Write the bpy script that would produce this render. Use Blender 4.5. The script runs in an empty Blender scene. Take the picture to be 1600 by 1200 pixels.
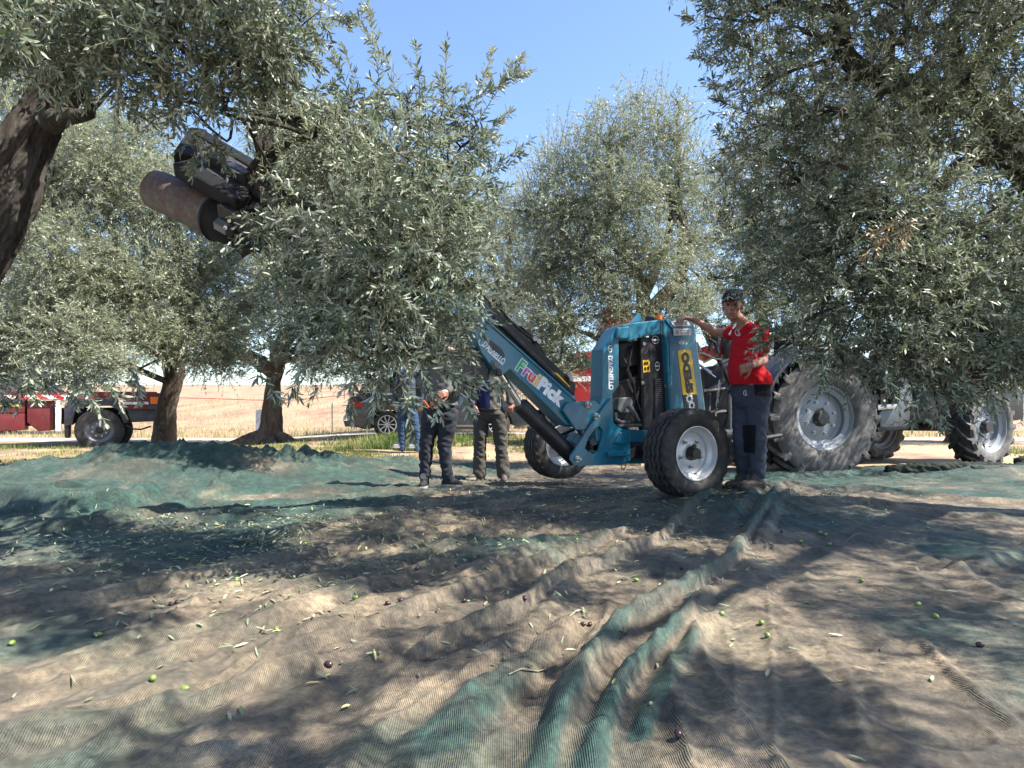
import bpy, bmesh, math, random
import numpy as np
from mathutils import Vector, Matrix, noise as mnoise
R = math.radians
PI = math.pi
rng = np.random.default_rng(7)
random.seed(7)
scene = bpy.context.scene
col = scene.collection

# ------------------------------------------------------------------ camera
CAMZ = 0.88
cam_d = bpy.data.cameras.new('camera')
cam = bpy.data.objects.new('camera', cam_d); col.objects.link(cam)
cam.location = (0, 0, CAMZ); cam.rotation_euler = (R(90), 0, 0)
cam_d.sensor_width = 36; cam_d.lens = 22.5; cam_d.shift_y = 0.025
cam_d.clip_start = 0.05; cam_d.clip_end = 3000
scene.camera = cam

# ------------------------------------------------------------------ world, sun, exposure
SUN_EL, SUN_AZ = 52.0, -14.0        # azimuth measured from +X towards +Y
w = bpy.data.worlds.new('World'); scene.world = w; w.use_nodes = True
nt = w.node_tree; bg = nt.nodes['Background']
sky = nt.nodes.new('ShaderNodeTexSky'); sky.sky_type = 'NISHITA'; sky.sun_disc = False
sky.sun_elevation = R(SUN_EL); sky.sun_rotation = R(90 - SUN_AZ)
sky.air_density = 1.0; sky.dust_density = .5; sky.ozone_density = 3.0
nt.links.new(sky.outputs['Color'], bg.inputs['Color']); bg.inputs['Strength'].default_value = 0.115
sl = bpy.data.lights.new('sun', 'SUN'); sl.energy = 4.9; sl.angle = R(0.5); sl.color = (1.0, .95, .86)
so = bpy.data.objects.new('sun', sl); col.objects.link(so)
sd = Vector((math.cos(R(SUN_EL))*math.cos(R(SUN_AZ)), math.cos(R(SUN_EL))*math.sin(R(SUN_AZ)), math.sin(R(SUN_EL))))
so.rotation_euler = sd.to_track_quat('Z', 'Y').to_euler()
scene.view_settings.view_transform = 'Standard'; scene.view_settings.look = 'None'
scene.view_settings.exposure = 1.5; scene.view_settings.gamma = 1.0
scene.render.engine = 'CYCLES'
scene.cycles.max_bounces = 6; scene.cycles.transparent_max_bounces = 8
scene.cycles.diffuse_bounces = 3; scene.cycles.glossy_bounces = 2; scene.cycles.transmission_bounces = 3
scene.cycles.sample_clamp_indirect = 4

# ------------------------------------------------------------------ helpers
def W(px, py, d):
    """where the sight line through a photo point meets the distance d"""
    return Vector(((px-800)/1000*d, d, CAMZ-(py-640)/1000*d))

def link(o, parent=None):
    col.objects.link(o)
    if parent is not None:
        o.parent = parent
        o.matrix_parent_inverse = parent.matrix_world.inverted() if parent.type == 'EMPTY' else Matrix.Identity(4)
    return o

def tag(o, label=None, cat=None, group=None, kind=None):
    if label: o['label'] = label
    if cat: o['category'] = cat
    if group: o['group'] = group
    if kind: o['kind'] = kind
    return o

def empty(name, loc, label, cat, group=None):
    o = bpy.data.objects.new(name, None); o.location = loc; col.objects.link(o)
    o.matrix_world = Matrix.Translation(Vector(loc)); o.empty_display_size = .1
    return tag(o, label, cat, group)

def mesh_np(name, verts, faces, mat, parent=None, smooth=False, attrs=None):
    """faces: (N,4) or (N,3) int array"""
    verts = np.asarray(verts, dtype=np.float32); faces = np.asarray(faces, dtype=np.int32)
    k = faces.shape[1]
    me = bpy.data.meshes.new(name)
    me.vertices.add(len(verts)); me.vertices.foreach_set('co', verts.ravel())
    me.loops.add(faces.size); me.loops.foreach_set('vertex_index', faces.ravel())
    me.polygons.add(len(faces))
    me.polygons.foreach_set('loop_start', np.arange(0, faces.size, k, dtype=np.int32))
    me.polygons.foreach_set('loop_total', np.full(len(faces), k, dtype=np.int32))
    if smooth: me.polygons.foreach_set('use_smooth', np.ones(len(faces), dtype=bool))
    me.update(calc_edges=True)
    if attrs:
        for an, (dom, typ, arr) in attrs.items():
            a = me.attributes.new(an, typ, dom)
            a.data.foreach_set('value' if typ == 'FLOAT' else ('vector' if typ == 'FLOAT_VECTOR' else 'color'), np.asarray(arr, dtype=np.float32).ravel())
    if isinstance(mat, (list, tuple)):
        for m in mat: me.materials.append(m)
    else: me.materials.append(mat)
    o = bpy.data.objects.new(name, me)
    return link(o, parent)

def obj_bm(name, bm, mat, parent=None, smooth=False, sharp=None):
    bmesh.ops.recalc_face_normals(bm, faces=bm.faces)
    me = bpy.data.meshes.new(name); bm.to_mesh(me); bm.free()
    if isinstance(mat, (list, tuple)):
        for m in mat: me.materials.append(m)
    else: me.materials.append(mat)
    if smooth:
        me.polygons.foreach_set('use_smooth', np.ones(len(me.polygons), dtype=bool))
        me.set_sharp_from_angle(angle=R(sharp or 40))
    o = bpy.data.objects.new(name, me)
    return link(o, parent)

def prism(bm, pts, off, bev=0.0):
    """closed solid from a planar loop of world points swept by the vector off"""
    a = [bm.verts.new(p) for p in pts]; b = [bm.verts.new(Vector(p)+off) for p in pts]
    n = len(a); fs = [bm.faces.new(a), bm.faces.new(b[::-1])]
    for i in range(n): fs.append(bm.faces.new((a[i], b[i], b[(i+1) % n], a[(i+1) % n])))
    if bev > 0:
        es = list({e for f in fs for e in f.edges})
        bmesh.ops.recalc_face_normals(bm, faces=fs)
        bmesh.ops.bevel(bm, geom=es, offset=bev, segments=2, affect='EDGES', profile=.6, clamp_overlap=True)

def boxm(bm, c, sx, sy, sz, X=Vector((1,0,0)), Y=Vector((0,1,0)), bev=0.0, Z=None):
    Z = Z or Vector((0, 0, 1)); c = Vector(c)
    p = [c - X*sx/2 - Y*sy/2 - Z*sz/2, c + X*sx/2 - Y*sy/2 - Z*sz/2, c + X*sx/2 - Y*sy/2 + Z*sz/2, c - X*sx/2 - Y*sy/2 + Z*sz/2]
    prism(bm, p, Y*sy, bev)

def frame_for(d):
    d = Vector(d).normalized(); a = Vector((0, 0, 1)) if abs(d.z) < .9 else Vector((1, 0, 0))
    x = d.cross(a).normalized(); y = d.cross(x).normalized()
    return d, x, y

def tube(bm, pts, rad, n=10, cap=True):
    pts = [Vector(p) for p in pts]
    if not isinstance(rad, (list, tuple)): rad = [rad]*len(pts)
    rings = []; px = None
    for i, p in enumerate(pts):
        t = (pts[min(i+1, len(pts)-1)] - pts[max(i-1, 0)]).normalized()
        if px is None: _, x, y = frame_for(t)
        else:
            x = (px - t*px.dot(t)).normalized()
        y = t.cross(x).normalized(); px = x
        rings.append([bm.verts.new(p + (x*math.cos(2*PI*k/n) + y*math.sin(2*PI*k/n))*rad[i]) for k in range(n)])
    for a, b in zip(rings, rings[1:]):
        for k in range(n): bm.faces.new((a[k], a[(k+1) % n], b[(k+1) % n], b[k]))
    if cap: bm.faces.new(rings[0][::-1]); bm.faces.new(rings[-1])

def lathe(bm, prof, c, ax, n=48, closed=False):
    """prof: list of (radius, along axis)"""
    d, x, y = frame_for(ax); c = Vector(c)
    rings = []
    for r, h in prof:
        if r < 1e-6: rings.append([bm.verts.new(c + d*h)])
        else: rings.append([bm.verts.new(c + d*h + (x*math.cos(2*PI*k/n)+y*math.sin(2*PI*k/n))*r) for k in range(n)])
    prs = list(zip(rings, rings[1:]))
    if closed: prs.append((rings[-1], rings[0]))
    for a, b in prs:
        for k in range(n):
            k2 = (k+1) % n
            if len(a) == 1 and len(b) == 1: continue
            if len(a) == 1: bm.faces.new((a[0], b[k2], b[k]))
            elif len(b) == 1: bm.faces.new((a[k], a[k2], b[0]))
            else: bm.faces.new((a[k], a[k2], b[k2], b[k]))

# ---- numpy value noise
_perm = np.random.default_rng(3).random((256, 256)).astype(np.float32)
def vnoise(x, y):
    xi = np.floor(x).astype(int); yi = np.floor(y).astype(int); fx = x-xi; fy = y-yi
    fx = fx*fx*(3-2*fx); fy = fy*fy*(3-2*fy)
    g = lambda a, b: _perm[a & 255, b & 255]
    return (g(xi, yi)*(1-fx)+g(xi+1, yi)*fx)*(1-fy) + (g(xi, yi+1)*(1-fx)+g(xi+1, yi+1)*fx)*fy
def fbm(x, y, o=4):
    s = 0; a = .5
    for i in range(o):
        s = s + a*vnoise(x*2**i+i*17.3, y*2**i+i*9.1); a *= .5
    return s
def sstep(a, b, x):
    t = np.clip((x-a)/(b-a), 0, 1); return t*t*(3-2*t)

# ------------------------------------------------------------------ materials
MATS = {}
def newmat(name):
    m = bpy.data.materials.new(name); m.use_nodes = True
    n = m.node_tree.nodes; return m, m.node_tree, n['Principled BSDF'], n, m.node_tree.links
def ramp(N, stops, fac=None, L=None):
    r = N.new('ShaderNodeValToRGB'); e = r.color_ramp.elements
    e[0].position, e[0].color = stops[0][0], (*stops[0][1], 1)
    e[1].position, e[1].color = stops[-1][0], (*stops[-1][1], 1)
    for p, c in stops[1:-1]:
        q = e.new(p); q.color = (*c, 1)
    if fac is not None: L.new(fac, r.inputs['Fac'])
    return r
def noise_n(N, L, scale, detail=4, rough=.55, vec=None, dist=0):
    t = N.new('ShaderNodeTexNoise'); t.inputs['Scale'].default_value = scale; t.inputs['Detail'].default_value = detail
    t.inputs['Roughness'].default_value = rough; t.inputs['Distortion'].default_value = dist
    if vec is not None: L.new(vec, t.inputs['Vector'])
    return t
def mixc(N, L, fac, a, b, mode='MIX'):
    m = N.new('ShaderNodeMix'); m.data_type = 'RGBA'; m.blend_type = mode
    for s, v in (('Factor', fac),):
        if hasattr(v, 'is_linked') or hasattr(v, 'links'): L.new(v, m.inputs[0])
        else: m.inputs[0].default_value = v
    for idx, v in ((6, a), (7, b)):
        if hasattr(v, 'links'): L.new(v, m.inputs[idx])
        else: m.inputs[idx].default_value = (*v, 1)
    return m.outputs[2]
def math_n(N, L, op, a, b=None, clamp=False):
    m = N.new('ShaderNodeMath'); m.operation = op; m.use_clamp = clamp
    for i, v in enumerate((a, b)):
        if v is None: continue
        if hasattr(v, 'links'): L.new(v, m.inputs[i])
        else: m.inputs[i].default_value = v
    return m.outputs[0]
def bump(N, L, b, h, strength=.4, dist=.01):
    u = N.new('ShaderNodeBump'); u.inputs['Strength'].default_value = strength; u.inputs['Distance'].default_value = dist
    L.new(h, u.inputs['Height']); L.new(u.outputs['Normal'], b.inputs['Normal']); return u
def coord(N): return N.new('ShaderNodeTexCoord').outputs['Object']

def mat(name, c, rough=.5, metal=0, var=.25, scale=30, dirt=None, dirt_scale=6, dirt_amt=.5, bmp=.0, coat=0, spec=.5, c2=None):
    m, t, b, N, L = newmat(name)
    vec = coord(N)
    n1 = noise_n(N, L, scale, 5, .6, vec)
    c = tuple(c); dk = c2 or tuple(v*(1-var) for v in c); lt = tuple(min(1, v*(1+var*.5)) for v in c)
    r = ramp(N, [(.3, dk), (.7, lt)], n1.outputs['Fac'], L)
    out = r.outputs['Color']
    if dirt:
        n2 = noise_n(N, L, dirt_scale, 6, .7, vec, .4)
        k = ramp(N, [(.45, (0,0,0)), (.72, (1,1,1))], n2.outputs['Fac'], L)
        f = math_n(N, L, 'MULTIPLY', k.outputs['Color'], dirt_amt)
        out = mixc(N, L, f, out, dirt)
    L.new(out, b.inputs['Base Color'])
    rr = math_n(N, L, 'MULTIPLY_ADD', n1.outputs['Fac'], .25); rr.node.inputs[2].default_value = max(0, rough-.12)
    L.new(rr, b.inputs['Roughness'])
    b.inputs['Metallic'].default_value = metal; b.inputs['Coat Weight'].default_value = coat
    b.inputs['Coat Roughness'].default_value = .15
    b.inputs['Specular IOR Level'].default_value = spec
    if bmp: bump(N, L, b, n1.outputs['Fac'], bmp, .01)
    MATS[name] = m; return m

teal = mat('teal_paint', (.004, .135, .225), .34, var=.12, scale=8, dirt=(.11, .12, .11), dirt_scale=9, dirt_amt=.38, coat=.4)
black = mat('black_paint', (.010, .010, .013), .45, var=.3, scale=20, dirt=(.08, .07, .06), dirt_amt=.3)
rubber = mat('tyre_rubber', (.022, .022, .024), .72, var=.4, scale=40, dirt=(.12, .095, .07), dirt_scale=7, dirt_amt=.55, bmp=.15)
dusty = mat('dusty_rubber', (.088, .082, .079), .85, var=.35, scale=14, dirt=(.30, .27, .24), dirt_scale=5, dirt_amt=.7, bmp=.15)
tread = mat('tread_rubber', (.025, .025, .028), .8, var=.5, scale=25, dirt=(.13, .10, .08), dirt_scale=5, dirt_amt=.6, bmp=.2)
rimw = mat('rim_silver', (.62, .63, .66), .38, metal=.25, var=.1, scale=12, dirt=(.30, .27, .24), dirt_amt=.3)
rimg = mat('rim_grey', (.25, .265, .29), .45, metal=.1, var=.12, scale=10, dirt=(.26, .24, .22), dirt_amt=.4)
steel = mat('bare_steel', (.5, .5, .5), .3, metal=.9, var=.15, scale=40, dirt=(.12, .10, .08), dirt_amt=.3)
chrome = mat('chromed_rod', (.7, .7, .72), .15, metal=1, var=.05)
greym = mat('grey_metal', (.15, .16, .17), .45, metal=.4, var=.2, dirt=(.08, .07, .06))
rust = mat('rusty_steel', (.13, .108, .094), .6, var=.6, scale=26, dirt=(.10, .036, .016), dirt_scale=9, dirt_amt=.95, bmp=.8)
matte = mat('matt_black_rubber', (.010, .010, .012), .65, var=.4, scale=20, dirt=(.022, .02, .018), dirt_amt=.5, spec=.2)
redp = mat('red_paint', (.42, .018, .022), .4, var=.2, scale=9, dirt=(.2, .1, .08), dirt_amt=.3, coat=.3)
redd = mat('dark_red_paint', (.13, .010, .014), .5, var=.3, scale=9, dirt=(.10, .06, .05), dirt_amt=.4)
whitep = mat('white_paint', (.72, .72, .72), .45, var=.08, scale=10, dirt=(.4, .38, .35), dirt_amt=.3)
yellow = mat('yellow_print', (.80, .50, .015), .4, var=.08, scale=6)
ink = mat('black_print', (.01, .01, .012), .4)
whitei = mat('white_print', (.75, .80, .84), .4, var=.06)
orangem = mat('orange_lens', (.85, .18, .02), .2, var=.1)
redlens = mat('red_lens', (.5, .01, .02), .2, var=.1)
navy = mat('dark_blue_plastic', (.03, .035, .055), .45, var=.25, dirt=(.1, .09, .08))
silverc = mat('silver_blue_bodywork', (.06, .075, .105), .28, metal=.5, var=.06, scale=5, coat=.7, dirt=(.2, .18, .16), dirt_amt=.2)
glassd = mat('dark_glass', (.02, .025, .03), .08, var=.1, spec=.8)
skin = mat('skin', (.40, .20, .14), .45, var=.12, scale=60, c2=(.30, .14, .095))
hairm = mat('grey_hair', (.12, .11, .10), .8, var=.5, scale=200)
cloth_n = lambda name, c, **k: mat(name, c, .9, var=.25, scale=220, bmp=.25, spec=.2, **k)
redcloth = cloth_n('red_cotton', (.50, .012, .022))
navycloth = cloth_n('slate_work_cloth', (.055, .065, .095))
darkcloth = cloth_n('black_cloth', (.012, .012, .018))
denim_b = cloth_n('black_denim', (.035, .037, .048))
greycl = cloth_n('grey_brown_cloth', (.075, .070, .062))
jackg = cloth_n('grey_jacket_cloth', (.13, .13, .125))
bluej = cloth_n('blue_denim', (.035, .07, .14))
navyshirt = cloth_n('navy_shirt_cloth', (.02, .025, .09))
leather = mat('worn_leather', (.07, .055, .045), .7, var=.4, scale=40, dirt=(.25, .20, .15), dirt_amt=.5)
blackshoe = mat('black_suede', (.015, .015, .018), .8, var=.4, scale=60)
soleg = mat('pale_sole', (.35, .32, .28), .8)
# ---- leaf, bark, net, soil materials
def leaf_mat(name, top_a, top_b, under_a, under_b, trans=.35):
    m, t, b, N, L = newmat(name)
    at = N.new('ShaderNodeAttribute'); at.attribute_name = 'rnd'
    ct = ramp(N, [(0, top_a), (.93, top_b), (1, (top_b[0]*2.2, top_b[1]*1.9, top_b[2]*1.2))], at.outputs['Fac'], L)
    cu = ramp(N, [(0, under_a), (1, under_b)], at.outputs['Fac'], L)
    g = N.new('ShaderNodeNewGeometry')
    c = mixc(N, L, g.outputs['Backfacing'], ct.outputs['Color'], cu.outputs['Color'])
    L.new(c, b.inputs['Base Color']); b.inputs['Roughness'].default_value = .43
    b.inputs['Specular IOR Level'].default_value = .5
    tr = N.new('ShaderNodeBsdfTranslucent')
    tc = mixc(N, L, .4, c, (.20, .25, .09)); L.new(tc, tr.inputs['Color'])
    mx = N.new('ShaderNodeMixShader'); mx.inputs[0].default_value = trans
    L.new(b.outputs[0], mx.inputs[1]); L.new(tr.outputs[0], mx.inputs[2])
    L.new(mx.outputs[0], N['Material Output'].inputs['Surface'])
    return m
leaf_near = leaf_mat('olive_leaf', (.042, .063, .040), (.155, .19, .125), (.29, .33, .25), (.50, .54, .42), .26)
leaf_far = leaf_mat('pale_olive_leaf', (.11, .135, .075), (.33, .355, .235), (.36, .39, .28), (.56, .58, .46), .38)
leaf_dry = leaf_mat('dry_leaf', (.30, .17, .07), (.45, .30, .15), (.35, .25, .15), (.5, .4, .25), .2)
leaf_fallen = leaf_mat('fallen_leaf', (.13, .16, .08), (.38, .39, .25), (.36, .38, .29), (.52, .53, .42), .1)

def bark_mat(name, a, bb, c3, sc=9):
    m, t, b, N, L = newmat(name)
    vec = coord(N); mp = N.new('ShaderNodeMapping'); mp.inputs['Scale'].default_value = (1, 1, .28); L.new(vec, mp.inputs['Vector'])
    n1 = noise_n(N, L, sc, 9, .74, mp.outputs['Vector'], 1.2); n2 = noise_n(N, L, sc*5, 5, .6, mp.outputs['Vector'])
    vo = N.new('ShaderNodeTexVoronoi'); vo.feature = 'DISTANCE_TO_EDGE'; vo.inputs['Scale'].default_value = sc*4.5
    dv = mixc(N, L, .5, mp.outputs['Vector'], n1.outputs['Color']); L.new(dv, vo.inputs['Vector'])
    r = ramp(N, [(.3, a), (.5, bb), (.72, c3)], n1.outputs['Fac'], L)
    k = ramp(N, [(0, (.35, .33, .32)), (.12, (1, 1, 1))], vo.outputs['Distance'], L)
    c = mixc(N, L, .35, r.outputs['Color'], k.outputs['Color'], 'MULTIPLY')
    c = mixc(N, L, .35, c, ramp(N, [(.3, (.4, .4, .4)), (.7, (1.2, 1.2, 1.2))], n2.outputs['Fac'], L).outputs['Color'], 'MULTIPLY')
    L.new(c, b.inputs['Base Color']); b.inputs['Roughness'].default_value = .9; b.inputs['Specular IOR Level'].default_value = .2
    h = math_n(N, L, 'ADD', n1.outputs['Fac'], math_n(N, L, 'MULTIPLY', k.outputs['Color'], .35))
    h = math_n(N, L, 'ADD', h, math_n(N, L, 'MULTIPLY', n2.outputs['Fac'], .3))
    bump(N, L, b, h, 1.0, .05); return m
bark = bark_mat('olive_bark', (.055, .049, .043), (.16, .142, .124), (.37, .335, .295), 11)
bark_g = bark_mat('grey_olive_bark', (.07, .055, .045), (.17, .135, .105), (.30, .25, .20), 5)
twigm = mat('twig_bark', (.20, .18, .13), .8, var=.3)

# ------------------------------------------------------------------ terrain
def H(x, y):
    x = np.asarray(x, dtype=float); y = np.asarray(y, dtype=float)
    z = .15*np.exp(-(((x-2.1)/1.5)**2 + ((y-5.6)/1.0)**2))
    z = z - .07*np.exp(-(((x+.5)/1.4)**2 + ((y-8.2)/1.0)**2))
    z = z + .20*sstep(10.5, 14.5, y)*sstep(-7.5, -3.5, x)*(1-sstep(3.5, 7, x)*.9)
    z = z + .10*sstep(14, 24, y) + .088*np.clip(y-24, 0, None)*sstep(24, 34, y)*(1/(1+np.clip(y-60, 0, None)/36))
    z = z + .035*(fbm(x*.5+4, y*.5+9, 3)-.45)*sstep(9, 12, y)
    return z

def soil_mat(name, stops, sc, pebble=.4, straw=None):
    m, t, b, N, L = newmat(name)
    vec = coord(N)
    n1 = noise_n(N, L, sc, 8, .62, vec, .2); n2 = noise_n(N, L, sc*14, 6, .7, vec)
    r = ramp(N, stops, n1.outputs['Fac'], L)
    c = mixc(N, L, .55, r.outputs['Color'], ramp(N, [(.32, (.5, .48, .46)), (.62, (1.15, 1.13, 1.1))], n2.outputs['Fac'], L).outputs['Color'], 'MULTIPLY')
    if straw:
        mp = N.new('ShaderNodeMapping'); mp.inputs['Scale'].default_value = (1.4, .35, 1); L.new(vec, mp.inputs['Vector'])
        n3 = noise_n(N, L, .5, 7, .7, mp.outputs['Vector'], .5)
        c = mixc(N, L, ramp(N, [(.45, (0,0,0)), (.6, (1,1,1))], n3.outputs['Fac'], L).outputs['Color'], c, straw)
    L.new(c, b.inputs['Base Color']); b.inputs['Roughness'].default_value = .95; b.inputs['Specular IOR Level'].default_value = .15
    h = math_n(N, L, 'ADD', math_n(N, L, 'MULTIPLY', n2.outputs['Fac'], pebble), n1.outputs['Fac'])
    bump(N, L, b, h, .8, .05); return m
soil = soil_mat('dry_soil', [(.3, (.19, .125, .085)), (.5, (.30, .205, .145)), (.7, (.42, .31, .225))], 1.6, .5, (.40, .31, .19))
fieldm = soil_mat('stubble_field', [(.3, (.20, .13, .088)), (.5, (.29, .195, .135)), (.7, (.38, .27, .19))], .7, .5, (.32, .235, .155))
roadm = soil_mat('pale_track', [(.3, (.38, .31, .26)), (.7, (.52, .45, .39))], 2.5, .2)

def grid(xs, ys, zf):
    X, Y = np.meshgrid(xs, ys); Z = zf(X, Y)
    V = np.stack([X, Y, Z], -1).reshape(-1, 3)
    nx, ny = len(xs), len(ys)
    i = np.arange(nx-1)[None, :] + np.arange(ny-1)[:, None]*nx
    F = np.stack([i, i+1, i+1+nx, i+nx], -1).reshape(-1, 4)
    return V, F
def spaced(a, b, lo, hi, n1, n2):
    return np.unique(np.concatenate([-np.geomspace(-lo if lo < 0 else 1, -a, n1)[::-1] if a < lo else [], np.linspace(lo, hi, n2), np.geomspace(hi, b, n1)]))
xs = spaced(-700, 700, -12, 12, 40, 260); ys = np.unique(np.concatenate([-np.geomspace(2, 300, 14)[::-1], np.linspace(-2, 24, 260), np.geomspace(24, 900, 90)]))
V, F = grid(xs, ys, H)
ctr = V[F].mean(1)[:, 1]
go = mesh_np('ground', V, F[ctr < 19.2], soil, smooth=True); tag(go, kind='structure')
go2 = mesh_np('stubble_field', V, F[ctr >= 19.2], fieldm, smooth=True); tag(go2, kind='structure')
xr = np.linspace(-30, 34, 220)
V, F = grid(xr, np.linspace(0, 1, 9), lambda X, Y: X*0)
yy = 16.9 + V[:, 1]*1.5 + .25*np.sin(V[:, 0]*.23) + .12*(vnoise(V[:, 0]*1.3, V[:, 1]*3)-.5)
V[:, 1] = yy; V[:, 2] = H(V[:, 0], yy) + .012
ro = mesh_np('dirt_road', V, F, roadm, smooth=True); tag(ro, kind='structure')

# ------------------------------------------------------------------ harvest net
def G(px, py, z=0.0):
    d = (CAMZ-z)*1000/(py-640); return ((px-800)/1000*d, d)
folds = []   # (polyline pixels, height, width, asymmetry)
def fold(pts, h, wd, sharp=1.0, z=0.0, gr=0):
    if not gr and h < .12: h *= .75; wd *= .68
    folds.append(([G(a, b, z) for a, b in pts], h, wd, sharp, gr))
fold([(845, 1290), (862, 1200), (905, 1100), (965, 1010), (1050, 945), (1118, 905), (1150, 875), (1185, 830), (1215, 800), (1255, 765)], .068, .048, 1.9, gr=1)
fold([(925, 1290), (940, 1200), (962, 1120), (1005, 1055), (1075, 990), (1118, 925)], .058, .041, 1.9, gr=1)
fold([(1000, 1180), (1045, 1080), (1095, 1010), (1120, 970)], .026, .036, 1.5, gr=1)
fold([(700, 1200), (780, 1120), (870, 1020), (900, 985)], .05, .055, 1.4, gr=.8)
fold([(560, 1100), (660, 1040), (790, 985), (880, 920), (960, 885), (1040, 850), (1075, 815), (1140, 785)], .085, .07, 1.7)
fold([(380, 1060), (560, 1000), (720, 945), (830, 900), (930, 860), (1000, 835)], .07, .075, 1.6)
fold([(0, 1120), (200, 1060), (420, 985), (600, 930), (760, 880), (900, 845)], .055, .10, 1.5)
fold([(-100, 985), (150, 950), (350, 905), (520, 875), (700, 845)], .06, .12, 1.5)
fold([(-200, 1240), (100, 1170), (300, 1120), (520, 1060)], .05, .10, 1.5)
fold([(480, 850), (640, 830), (780, 810)], .05, .13)
fold([(-150, 800), (0, 800), (110, 812), (200, 806), (260, 792)], .17, .17, 1.6)
fold([(-150, 845), (0, 838), (120, 838), (215, 822), (330, 800)], .09, .16, 1.4)
fold([(190, 795), (250, 780), (300, 790), (420, 775)], .08, .14)
fold([(330, 770), (370, 764), (412, 762)], .09, .09, 1.6)
fold([(440, 752), (500, 745), (570, 748)], .11, .16, 1.3)
fold([(1180, 870), (1215, 815), (1240, 795), (1262, 765)], .05, .07, 1.4)
fold([(1130, 835), (1180, 800), (1215, 775)], .045, .07)
fold([(1215, 752), (1330, 745), (1480, 752), (1700, 768)], .07, .12, 1.3)
fold([(1240, 782), (1380, 775), (1500, 790), (1700, 800)], .055, .10, 1.4)
fold([(1180, 815), (1350, 806), (1500, 820), (1700, 815)], .035, .09)
fold([(1440, 1010), (1510, 1090), (1600, 1160)], .025, .035, 1.6)
fold([(1480, 905), (1560, 880), (1700, 850)], .05, .09)
fold([(1400, 860), (1500, 900), (1600, 960)], .02, .05)
fold([(1060, 1000), (1180, 945), (1290, 890)], .012, .03)
fold([(1210, 1300), (1212, 1120), (1205, 1000), (1200, 930)], .010, .018, 1.5)
fold([(1350, 1200), (1330, 1090), (1290, 1010)], .012, .025)
fold([(600, 1280), (650, 1190), (760, 1100)], .025, .05)

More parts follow.
